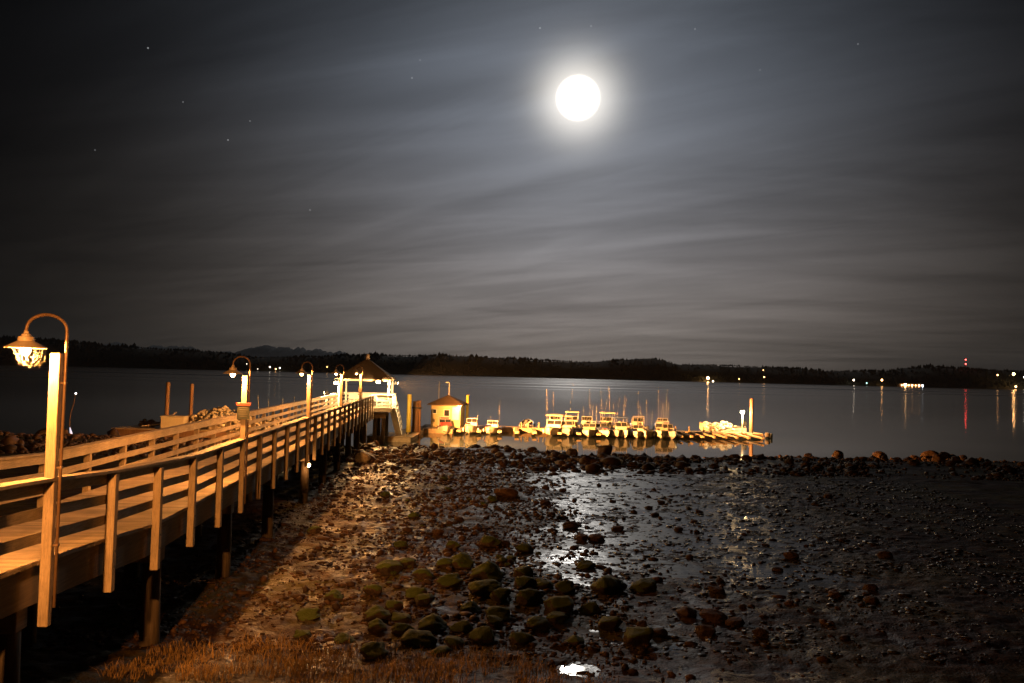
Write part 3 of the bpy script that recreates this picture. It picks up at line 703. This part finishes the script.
# sign
i = LAMPS[1]; sg = empty('sign', pw(.085, ps[i]-.075, zd(ps[i])), PA, 'small dark notice board with red header fixed to a pier lamp post', 'sign')
MB().cbox((0,0,1.74), (.31,.024,.34), .003).build('panel', M['sign_dark'], sg)
MB().cbox((0,-.004,1.955), (.37,.04,.075), .004).build('header', M['sign_red'], sg)
b = MB()
for k, (a, c) in enumerate([(-.11,.10),(-.12,.12),(-.10,.07),(-.12,.11),(-.09,.09)]): b.box(a, c, -.0165, -.0135, 1.86-k*.055, 1.878-k*.055)
b.build('text_lines', M['sign_pale'], sg)
# pile lamp
q = pw(.0, 32.72, 2.0); pl = empty('pile_lamp', q, PA, 'small bulkhead lamp glowing on a piling below the deck edge', 'lamp')
MB().cbox((-.1,.06,.05), (.12,.08,.16), .01).build('housing', M['dark'], pl); MB().ball((-.1,-.03,.03), .075, 14, 10).build('globe', M['bulb'], pl)
light('lamp_light', 'POINT', 25, SOD, (-.1,-.16,.03), pl, .06)

# ------------------------------------------------------------------ landing float, gangway, pilings by the pier head
lf = empty('landing_float', (-10.2,67.4,0), 0, 'low timber landing float at the foot of the gangway', 'float')
b = MB(); x_ = -1.9
while x_ < 1.9: b.box(x_, x_+.18, 0, 4.6, .42, .47); x_ += .19
b.build('deck', M['float'], lf); MB().box(-1.85,1.85,.05,4.55,-.1,.42).build('frame', M['float'], lf)
for yy in (.9, 2.6): MB().cbox((1.3,yy,.56), (.1,.5,.16), .01).build('bull_rail', M['float'], lf)
gw = empty('gangway', (-9.35,65.4,0), 0, 'steep pale metal gangway going down from the pier head to the float', 'gangway')
A, Bp = Vector((-.25,-.6,3.0)), Vector((-.2,3.3,.52))
b = MB(); b.bar(A, Bp, .5, .07); b.build('walkway', M['white'], gw)
for sx in (-.26, .26):
    b = MB(); o_ = Vector((sx,0,0)); u = Vector((0,0,.95)); b.bar(A+o_+u, Bp+o_+u, .06, .1); b.bar(A+o_+u*.5, Bp+o_+u*.5, .035, .1)
    for k in range(7): q = A.lerp(Bp, k/6)+o_; b.bar(q, q+u, .045, .045, (0,1,0))
    b.build('side_rail', M['white'], gw)
for nm, x_, y_, r_, zt_, mt, lb in [('piling',-9.0,70.9,.20,3.95,'yellow_pile','slim bright yellow mooring pile beside the gangway'),
        ('piling',25.25,83.6,.2,4.05,'orange_pile','tall rust brown mooring pile at the outer end of the dock'),
        ('piling',-4.56,84.4,.16,3.7,'yellow_pile','thin pale yellow pile just past the float hut'),
        ('piling',-28.6,66.5,.17,4.6,'orange_pile','tall lone brown pile at the edge of the work float'),
        ('piling',-26.6,66.5,.15,4.5,'orange_pile','tall brown pile rising behind the plastic tote on the float')]:
    o = empty(nm, (x_,y_,0), 0, lb, 'pile', 'mooring piles')
    b = MB(); b.tube([(0,0,-2),(.0,0,1),(.02,0,zt_-.05),(.02,0,zt_)], [r_*1.05,r_,r_*.95,r_*.86], 16); b.build('shaft', M[mt], o)
    b = MB(); b.lathe([(r_*1.05,.45),(r_*1.2,.45),(r_*1.2,.6),(r_*1.05,.6)], 16); b.build('hoop', M['dark'], o)
o = empty('dolphin', (-8.65,73.9,0), 0, 'stout three log brown dolphin pile next to the yellow one', 'pile')
for (a, c, h) in ((-.19,0,3.25),(.17,.1,3.32),(0,-.26,3.18)): MB().tube([(a,c,-2),(a*1.02,c,1),(a,c,h)], [.23,.22,.2], 14).build('log', M['orange_pile'], o)
MB().lathe([(.47,2.6),(.49,2.6),(.49,2.72),(.47,2.72)], 20).build('binding', M['dark'], o)

# ------------------------------------------------------------------ floating dock
dk = empty('floating_dock', (0,82.5,0), 0, 'long narrow timber boat dock with finger floats stretching right across the bay', 'dock')
def float_strip(name, x0, x1, y0, y1, zt_, parent, along='x'):
    b = MB()
    if along == 'x':
        q = x0
        while q < x1: b.box(q, min(q+.18,x1), y0, y1, zt_-.05, zt_); q += .19
    else:
        q = y0
        while q < y1: b.box(x0, x1, q, min(q+.18,y1), zt_-.05, zt_); q += .19
    b.box(x0+.04, x1-.04, y0+.04, y1-.04, -.12, zt_-.05)
    return b.build(name, M['float'], parent)
float_strip('walkway', -9.0, 26.2, 0, 2.2, .46, dk)
for x_ in (-4.95,-3.0,-1.0,.7,2.4,4.85,6.72,8.66,12.4,16.7,17.7,18.8,19.9,21.0,22.1,23.3,24.6):
    MB().cbox((x_,-2.5,.33), (.42 if x_ < 16 else .26, 4.9, .2), .02).build('finger', M['float'], dk)
float_strip('cross_float', -8.8, -5.6, -4.2, -.02, .44, dk)
for x_ in (1.2,1.9,3.0,17.2,18.6,20.1,20.9): MB().tube([(x_,.4,.46),(x_,.4,.95),(x_,.4,1.0)], [.09,.08,.05], 8).build('bollard', M['float'], dk)
o = empty('dock_walkway', (-9.3,71.2,0), .0, 'short timber walkway float joining the landing float to the long dock', 'float')
float_strip('deck', -.9, .9, 0, 10.8, .44, o, 'y')
for k, (x_, r_) in enumerate(((26.5,.26),(27.0,.2),(26.2,.22))):
    o = MB().tube([(x_,82.2+k*.5,-.3),(x_,82.2+k*.5,.55-.1*k),(x_,82.2+k*.5,.6-.1*k)], [r_,r_,r_*.7], 12).build('fender_stub', M['pile']); tag(o, 'dark worn fender stub at the outer tip of the floating dock', 'fender', 'fender stubs at dock end')

# float hut
SX = 1.5; hut = empty('float_hut', (-6.4,82.2,.47), -.1, 'small yellow hut with pyramid roof standing on the floating dock', 'hut')
MB().box(-SX,SX,-1.4,1.4,0,2.2).build('wall', M['yellow_wall'], hut)
b = MB(); E_ = SX+.32; A_ = [(-E_,-E_,2.2),(E_,-E_,2.2),(E_,E_,2.2),(-E_,E_,2.2)]; b.add([(x_,y_,z_-.0) for x_,y_,z_ in A_]+[(x_,y_,z_+.1) for x_,y_,z_ in A_]+[(0,0,3.22)], [(3,2,1,0),(0,1,5,4),(1,2,6,5),(2,3,7,6),(3,0,4,7),(4,5,8),(5,6,8),(6,7,8),(7,4,8)])
b.build('roof', M['shingle'], hut)
for (x_, z_, w_, h_) in ((-1.12,1.55,.32,.38),(.12,1.42,.5,.6)):
    b = MB(); b.box(x_-w_/2-.06,x_+w_/2+.06,-1.44,-1.40,z_-h_/2-.06,z_+h_/2+.06); fr = b.build('window', M['white'], hut)
    b = MB(); b.box(x_-w_/2,x_+w_/2,-1.452,-1.441,z_-h_/2,z_+h_/2); b.build('pane', M['glass'], fr)
MB().box(.66,1.36,-1.44,-1.40,.75,2.0).build('bright_wall_patch', M['white'], hut)  # white slab paints the brightly lit patch of the front wall
b = MB(); b.box(-.45,.35,-1.435,-1.40,0,1.0); b.build('lower_door', M['red'], hut)
b = MB(); b.tube([(.05,0,3.1),(.05,0,4.45),(-.02,0,4.52),(-.16,0,4.5)], .05, 8); b.build('mast', M['white'], hut); MB().cbox((-.2,0,4.47),(.22,.14,.1),.01).build('mast_lamp', M['white'], hut)
MB().tube([(-.95,-.3,2.6),(-.95,-.3,4.6)], .035, 6).build('antenna', M['rod'], hut)
hl = empty('wall_lamp', (-4.98,80.55,2.75), 0, 'small lit lamp under the hut eave over the wall patch painted as brightly lit', 'lamp')
MB().cbox((0,.14,0),(.14,.14,.1),.01).build('housing', M['dark'], hl); MB().ball((0,.03,-.06), .05).build('globe', M['bulb'], hl); light('lamp_light', 'POINT', 240, (1,.66,.3), (0,-.08,-.1), hl, .05)
# dock lamp
dl = empty('dock_lamp', (24.2,83.2,.46), 0, 'glaring lamp on a short post near the outer end of the dock', 'lamp')
MB().tube([(0,0,0),(0,0,2.0)], .05, 10).build('post', M['white'], dl); MB().ball((0,0,2.18), .2, 16, 12).build('globe', M['dockbulb'], dl)
MB().lathe([(.001,.36),(.18,.30),(.24,.24),(.23,.22),(.001,.3)], 16, (0,0,2.08)).build('cap', M['dark'], dl)
light('lamp_light', 'POINT', 3200, (1,.62,.25), (0,-.24,2.12), dl, .15)

# ------------------------------------------------------------------ boats
def hull(mat, L=4.7, B=1.0, parent=None):
    st = [(0,.02,.98,.015,.5,.44),(.25,.25,.95,.12,.38,.2),(.6,.45,.9,.28,.28,.06),(1.3,.66,.80,.52,.16,-.06),(2.6,.76,.70,.66,.10,-.12),(L,.74,.66,.66,.08,-.12)]
    b = MB(); n = 11; vs = []
    for (y_,hb,sh,cb,cz,kz) in st:
        hb *= B; cb *= B; ib = max(.01, hb-.07); fz = max(.28, kz+.3)
        vs += [(0,y_,kz),(cb,y_,cz),(hb,y_,sh),(ib,y_+.04,sh+.01),(max(.005,ib-.06),y_+.06,fz),(0,y_+.06,fz),(-max(.005,ib-.06),y_+.06,fz),(-ib,y_+.04,sh+.01),(-hb,y_,sh),(-cb,y_,cz)]
    n = 10; fs = []
    for i in range(len(st)-1):
        for k in range(n): fs.append((i*n+k, i*n+(k+1)%n, (i+1)*n+(k+1)%n, (i+1)*n+k))
    e_ = (len(st)-1)*n
    fs += [(e_,e_+1,e_+5),(e_,e_+5,e_+9),(e_+1,e_+2,e_+3,e_+4),(e_+1,e_+4,e_+5),(e_+9,e_+6,e_+7,e_+8),(e_+9,e_+5,e_+6)]
    b.add(vs, fs); return b.build('hull', mat, parent), st
def boat(kind, mat, label, rods=(), B=1.0, canvas='canvas'):
    t = empty('motor_skiff', (0,0,0), 0, label, 'boat', 'small boats moored along the floating dock')
    hl, st = hull(mat, B=B, parent=t)
    b = MB()
    for sx in (-1, 1): b.tube([(sx*(q[1]*B+.01), q[0], q[2]-.03) for q in st], .032, 6)
    b.build('rub_rail', M['dark'], t)
    for yy in (1.5, 3.9): MB().cbox((0,yy,.52), (1.2*B,.3,.06), .01).build('bench', M['alu'], t)
    ob = MB(); ob.cbox((0,4.78,.95), (.34,.42,.42), .06); om = ob.build('outboard', M['dark'], t)
    MB().cbox((0,4.82,.3), (.12,.18,.95), .02).build('outboard_leg', M['alu'], om)
    if kind in ('console','canopy','cabin'):
        MB().cbox((.0 if kind != 'console' else .25*B,2.35,.72), (.7*B if kind == 'console' else 1.2*B,.4,.75), .05).build('console', M['hull'], t)
        w_ = .55*B if kind == 'console' else .62*B
        ws = MB(); ws.bar((-w_,2.18,1.1),(w_,2.18,1.1),.04,.04); ws.bar((-w_,2.4,1.52),(w_,2.4,1.52),.04,.04)
        for sx in (-1,0,1): ws.bar((sx*w_,2.18,1.1),(sx*w_,2.4,1.52),.04,.04,(0,1,0))
        wf = ws.build('windshield', M['alu'], t)
        MB().add([(-w_,2.19,1.12),(w_,2.19,1.12),(w_,2.4,1.5),(-w_,2.4,1.5)], [(0,1,2,3)]).build('pane', M['glass'], wf)
    if kind == 'canopy':
        cp = MB(); cp.cbox((0,3.05,2.02), (1.5*B,1.7,.12), .05); top = cp.build('canopy', M[canvas], t)
        b = MB()
        for sx in (-1,1):
            for yy in (2.4,3.7): MB().bar((sx*.66*B,yy,.7),(sx*.66*B,yy,1.97),.035,.035,(0,1,0)).build('canopy_pole', M['alu'], top)
    if kind == 'cabin':
        b = MB(); b.add([(-.6*B,.95,.85),(.6*B,.95,.85),(.55*B,2.15,1.15),(-.55*B,2.15,1.15),(-.62*B,2.2,.72),(.62*B,2.2,.72)], [(0,1,2,3),(1,5,2),(0,3,4),(3,2,5,4)]); b.build('foredeck', M[canvas], t)
        MB().cbox((0,3.2,1.72), (1.25*B,.12,.08), .02).build('arch', M['alu'], t)
        for sx in (-1,1): MB().bar((sx*.6*B,3.2,.7),(sx*.6*B,3.2,1.72),.06,.06,(0,1,0)).build('arch_post', M['alu'], t)
    if kind == 'open':
        MB().cbox((0,2.75,.62), (.8*B,.55,.4), .08).build('cool_box', M['hull'], t)
        MB().ball((-.3*B,2.1,.62), .22, 10, 8, (1,1,.8)).build('buoy', M['red'], t)
    for k in range(random.randint(2,4)):
        gx_, gy_ = random.uniform(-.5,.5)*B, random.uniform(.9,4.2); gm = M[random.choice(('canvas','sack','white','dark','tote','blue','red','sack','canvas'))]
        b = MB()
        if random.random() < .5: b.ball((gx_,gy_,.72), random.uniform(.14,.24), 9, 7, (1.2,1,random.uniform(.7,1.3)))
        else: b.cbox((gx_,gy_,.75), (random.uniform(.2,.5),.35,random.uniform(.25,.6)), .05)
        b.build('deck_gear', gm, t)
    for sx in (-1,1): MB().tube([(sx*.80*B,random.uniform(1.2,2),.62),(sx*.82*B,1.6,.4),(sx*.80*B,1.6,.2)], [.05,.09,.06], 8).build('fender', M['white'], t)
    for (x_, y_, h_, lx) in rods:
        h_ *= 1.25
        MB().tube([(x_,y_,.7),(x_+lx*.5,y_,.7+h_*.55),(x_+lx,y_,.7+h_)], [.013,.011,.008], 5).build('fishing_rod', M['rod'], t)
    return t
GAP = 1
specs = [  # x, kind, material, rods, beam, canvas, label
 (-6.05,'cabin','hull',[], 1.0,'red','white skiff with red foredeck cover moored right in front of the yellow hut'),
 (-3.95,'console','hull',[(.5,3.4,1.2,.0)],1.02,'canvas','white skiff with offset console, second along from the yellow hut'),
 (-2.0,'console','hull',[(.6,3.0,2.6,.05),(-.3,2.6,1.0,0)],1.05,'canvas','white console skiff with one rod, third along from the yellow hut'),
 (3.85,'canopy','hull',[(-.6,2.0,3.3,-.15)],1.08,'canvas','skiff with flat pale canopy, first of the close packed row of boats'),
 (5.8,'canopy','alu',[],1.05,'canvas','grey hulled skiff with flat canopy beside the first canopied white skiff'),
 (7.6,'cabin','hull',[(.2,3.2,2.7,.15),(-.5,3.2,2.5,-.25)],1.05,'canvas','white skiff with two rods and pale foredeck in the packed row'),
 (9.62,'cabin','hull',[(.5,3.2,3.0,.5),(-.1,3.2,2.6,0)],1.05,'blue','white skiff with blue foredeck cover in the packed row'),
 (11.4,'canopy','hull',[(.4,3.4,2.9,.5),(-.5,3.4,2.2,-.1)],1.0,'blue','white skiff with blue canopy in the middle of the packed row'),
 (10.55,'open','alu',[(.2,3,2.9,.3)],.95,'canvas','open grey skiff squeezed between two blue covered skiffs'),
 (12.3,'console','hull',[(.3,3,2.7,-.2)],.95,'canvas','white console skiff beside the blue canopied one'),
 (13.15,'open','hull',[(.0,3.0,2.8,-.1),(.5,3.0,1.9,.1)],1.05,'canvas','open white skiff with cool box and red buoy in the packed row'),
 (14.65,'cabin','hull',[(-.3,3.2,2.2,.3),(.2,3.2,2.4,-.2)],1.0,'canvas','white skiff with pale foredeck cover near the row end'),
 (16.0,'console','alu',[(.3,3.2,2.6,.1)],1.0,'canvas','grey hulled console skiff, last of the packed row before the empty fingers')]
for i, (x_, kd, mt, rods, B, cv, lb) in enumerate(specs):
    t = boat(kd, M[mt], lb, rods, B, cv); t.location = (x_, 77.3+random.uniform(-.25,.25), .02); t.rotation_euler.z = random.uniform(-.25,.25); k_ = random.uniform(.88,1.08); t.scale = (k_,k_,random.uniform(.78,.98))
for x_, kd, mt, rods, lb in [(2.0,'open','alu',[], 'low grey skiff lying beyond the dock left of the canopied boats'),(6.8,'canopy','hull',[(.3,2.5,3.6,-.4)],'canopied skiff on the far side of the dock behind the grey hulled skiff'),(4.9,'cabin','hull',[(.2,3,2.8,.1)],'cabin skiff on the far side of the dock behind the first canopied skiffs'),(8.5,'console','hull',[(-.3,3,3.1,.1)],'console skiff on the far side of the dock in the middle of the row'),(12.4,'open','hull',[(.2,3,2.7,-.2)],'open white skiff on the far side of the dock with one rod'),(10.4,'canopy','hull',[(-.4,2.5,3.4,.2),(.5,3,3.2,.3)],'canopied skiff on the far side of the dock with two long rods'),(14.0,'cabin','hull',[(0,3,3.0,.05)],'cabin skiff on the far side of the dock near the row end'),(16.6,'console','hull',[(-.2,3,3.2,-.1),(.4,2,3.6,0)],'console skiff on the far side of the dock beside the empty fingers')]:
    t = boat(kd, M[mt], lb, rods); t.location = (x_, 89.7, .02); t.rotation_euler.z = PI + random.uniform(-.06,.06)
t = boat('open', M['hull'], 'large white skiff heaped with pale gear lying broadside near the dock lamp', [], 1.15); t.location = (25.0,85.9,.05); t.rotation_euler.z = -PI/2 + PI
t.location = (20.4,86.0,.1); t.rotation_euler.z = -PI/2; t.scale = (1.1,1.02,1.25)
b = MB()
for k in range(22): b.ball((random.uniform(20.7,24.0), random.uniform(84.95,85.9), .95+random.uniform(0,.45)), random.uniform(.12,.24), 8, 6, (1.3,1,.8))
for k in range(24): b.ball((random.uniform(20.6,24.0), 84.9+random.uniform(-.1,.2), .7+random.uniform(0,.5)), random.uniform(.08,.2), 8, 6, (1.2,1,.9))
tag(b.build('gear_sacks', M['white']), 'heap of bright white gear bags piled behind the dock lamp', 'gear')

# ------------------------------------------------------------------ work float left of the pier
wf = empty('work_float', (-32.2,64.6,0), 0, 'broad low timber work float heaped with pale gear beyond the far railing', 'float')
b = MB(); q = 0
while q < 14.5: b.box(q, q+.27, 0, 6.5, .74, .82); q += .28
b.build('deck', M['float'], wf); MB().box(.05,14.5,.05,6.45,.2,.74).build('frame', M['orange_pile'], wf)
for q in (1.,4.,7.,10.,13.): MB().tube([(q,.8,.3),(q,5.8,.3)], .3, 12).build('flotation_log', M['pile'], wf)
tt = empty('plastic_tote', (-28.4,64.9,.82), .08, 'square pale plastic fish tote standing on the work float', 'tote')
MB().cbox((.95,.6,.5), (1.9,1.2,.96), .05).build('body', M['tote'], tt); MB().cbox((.95,.6,1.01), (2.0,1.3,.09), .02).build('lid', M['tote'], tt)
def heap(x0, x1, y0, y1, zt_, n, nm, mat, lb, rmin=.14, rmax=.34):
    b = MB()
    for k in range(n):
        x_ = random.uniform(x0,x1); y_ = random.uniform(y0,y1); u = (x_-x0)/(x1-x0); hh = zt_*(.5+.5*math.sin(PI*min(1,u*1.3+.12)))*(1-abs((y_-y0)/(y1-y0)-.5)*.9)
        r_ = random.uniform(rmin,rmax); b.ball((x_,y_,.86+random.uniform(0,1)*hh+r_*.4), r_, 9, 7, (random.uniform(.8,1.6),1,random.uniform(.6,1)))
    return tag(b.build(nm, mat), lb, 'gear')
heap(-26.3,-19.4,65.2,69.5,1.75,750,'gear_heap',M['sack'],'long heap of pale knobbly sacks and floats on the work float',.09,.22)
heap(-30.9,-29.4,66.0,67.6,.55,26,'net_pile',M['pile'],'small dark net pile at the free end of the work float',.1,.25)
for k, (x0, y0, z0, x1, y1, z1) in enumerate([(-29.0,66.3,1.0,-27.9,66.8,2.1),(-27.6,66.4,1.2,-26.7,66.7,2.0),(-30.2,65.4,.95,-28.9,66.0,1.15)]):
    o = MB().bar((x0,y0,z0),(x1,y1,z1),.22,.10).build('loose_plank', M['rail']); tag(o, ['loose pale plank propped steeply behind the tote','shorter loose plank leaning against the brown pile','loose pale plank lying flat at the float edge'][k], 'plank', 'loose planks on the work float')
for k, (x_, h_, l_) in enumerate([(-22.0,3.6,-.25),(-21.2,3.3,-.1),(-20.0,3.4,-.05),(-19.1,3.5,.05)]):
    o = MB().tube([(x_,70.3,.5),(x_+l_*.5,70.3,2),(x_+l_,70.3,h_)], [.045,.04,.025], 6).build('thin_pole', M['rod']); tag(o, 'thin pale pole standing behind the heaped work float', 'pole', 'thin poles behind the work float')
# leaning marker pole with a light
mk = empty('marker_pole', (-34.35,62.6,0), 0, 'thin crooked pole with a tiny white light standing in the shallows', 'pole')
b = MB(); b.tube([(.0,0,-.6),(.05,0,.5),(-.15,0,1.2),(-.10,0,2.0),(.12,0,2.9),(.22,0,3.55)], [.05,.05,.045,.04,.035,.03], 8); b.build('shaft', M['pipe'], mk)
MB().ball((.24,0,3.62), .055).build('light', glow('white_glow', (.9,.95,1), 14), mk)
MB().tube([(.02,-.07,-.2),(.06,-.07,.5),(-.06,-.07,.95)], [.09,.10,.03], 8).build('reflection_streak', glow('painted_reflection', (.7,.75,1.0), .9), mk)  # glowing tube at the foot stands in for the light's reflection in the water

# ------------------------------------------------------------------ far shore lights
def shore_lamp(X, Z, col, st, rad, label):
    st *= 1.2 if X < -400 else 3
    t = empty('shore_lamp', (X,1990,0), 0, label, 'lamp', 'lamps on the far shore')
    MB().tube([(0,.5,-1),(0,.5,Z)], .4, 6).build('mast', M['dark'], t)
    MB().ball((0,-.6,Z), rad, 12, 8).build('globe', glow('shore_glow', col, st), t)
OR, WH, RD, GR = (1,.48,.16), (1,.85,.65), (1,.06,.05), (.5,.9,.8)
for X, Z, col, st, rad, lb in [
 (491.6,10,OR,40,2.6,'brightest orange lamp standing alone at the middle of the far waterline'),(504.4,2.5,WH,6,1.6,'small white lamp right at the waterline by the bright orange lamp'),
 (569.5,9.4,OR,3,1.5,'dim orange lamp on the far shore right of the bright orange one'),(629.5,33,OR,2.2,1.4,'dim lamp high on the wooded far hillside'),(632,16,OR,3.5,1.7,'dim orange lamp below the high hillside lamp'),
 (855.8,13.9,WH,8,1.8,'white lamp on the far shore left of the ferry landing'),(888,7,GR,2,1.3,'faint green lamp near the ferry landing'),(926,15.6,OR,14,1.9,'orange lamp on the far shore next to the ferry landing'),
 (1255,38.7,OR,26,2.7,'bright orange lamp high on the far right hillside'),(1215,35,OR,5,1.6,'dim orange lamp high beside the bright hillside lamp'),(1283,31.8,WH,10,2.2,'white lamp at the far right edge of the hillside'),(1260.5,7.5,OR,8,2.0,'orange lamp low at the waterline under the bright hillside lamp'),
 (-661,17,WH,2.5,1.3,'faint white lamp above the left waterline cluster'),(-633,5.1,WH,2.,1.3,'small white lamp at the left end of the left waterline cluster'),(-603,10.9,WH,7,1.7,'brightest white lamp of the left waterline cluster'),(-588,6.2,OR,8,1.8,'orange lamp in the left waterline cluster'),(-578,8.9,WH,6,1.7,'white lamp at the right end of the left waterline cluster'),
 (-460,14.4,OR,4,1.8,'lone orange lamp on the far shore above the pier')]:
    shore_lamp(X, Z, col, st, rad, lb)
fb = empty('ferry_landing', (1000,1985,0), 0, 'long low brightly lit ferry landing building on the far shore', 'building')
MB().box(-33,28,0,10,.5,7.5).build('wall', M['beam'], fb); b = MB(); b.box(-36,30,-2,12,7.5,8.6); b.build('roof', M['dark'], fb)
for k in range(7):
    x_ = -27 + k*8.6
    MB().ball((x_,-1.4,4.2+(k==1)*1.0), 2.6 if k == 1 else 1.5, 10, 8).build('flood_lamp', glow('landing_glow', (1,.52,.2) if k < 6 else (.75,.85,1), [12,90,16,36,14,36,30][k]), fb)
ms = empty('radio_mast', (1220.7,2140,40), 0, 'thin radio mast with two red lights on top of the far hill', 'mast')
MB().tube([(0,0,0),(0,0,36)], [1.0,.5], 6).build('shaft', M['dark'], ms)
for z_, st in ((25,20),(36.5,20)): MB().ball((0,-1.2,z_), 1.5, 10, 8).build('red_light', glow('red_glow', RD, st), ms)

hm = bpy.data.materials.new('air'); hm.use_nodes = True; ht = hm.node_tree; ht.nodes.clear()
pv_ = N(ht, 'ShaderNodeVolumePrincipled'); pv_.inputs['Color'].default_value = (.82,.9,1,1); pv_.inputs['Density'].default_value = HAZE; pv_.inputs['Anisotropy'].default_value = .0
ho = N(ht, 'ShaderNodeOutputMaterial'); ht.links.new(pv_.outputs[0], ho.inputs['Volume'])
tag(MB().box(-15500,15500,-500,15500,-3.6,460).build('haze', hm), kind='stuff')

# ------------------------------------------------------------------ render settings
S.render.engine = 'CYCLES'
c = S.cycles; c.use_denoising = True; c.max_bounces = 5; c.diffuse_bounces = 2; c.glossy_bounces = 4; c.transmission_bounces = 2
c.sample_clamp_indirect = 4; c.caustics_reflective = True; c.use_light_tree = True; c.blur_glossy = .3
v = S.view_settings; v.view_transform = 'Standard'; v.look = 'None'; v.exposure = 0; v.gamma = 1; v.use_curve_mapping = False
S.render.film_transparent = False
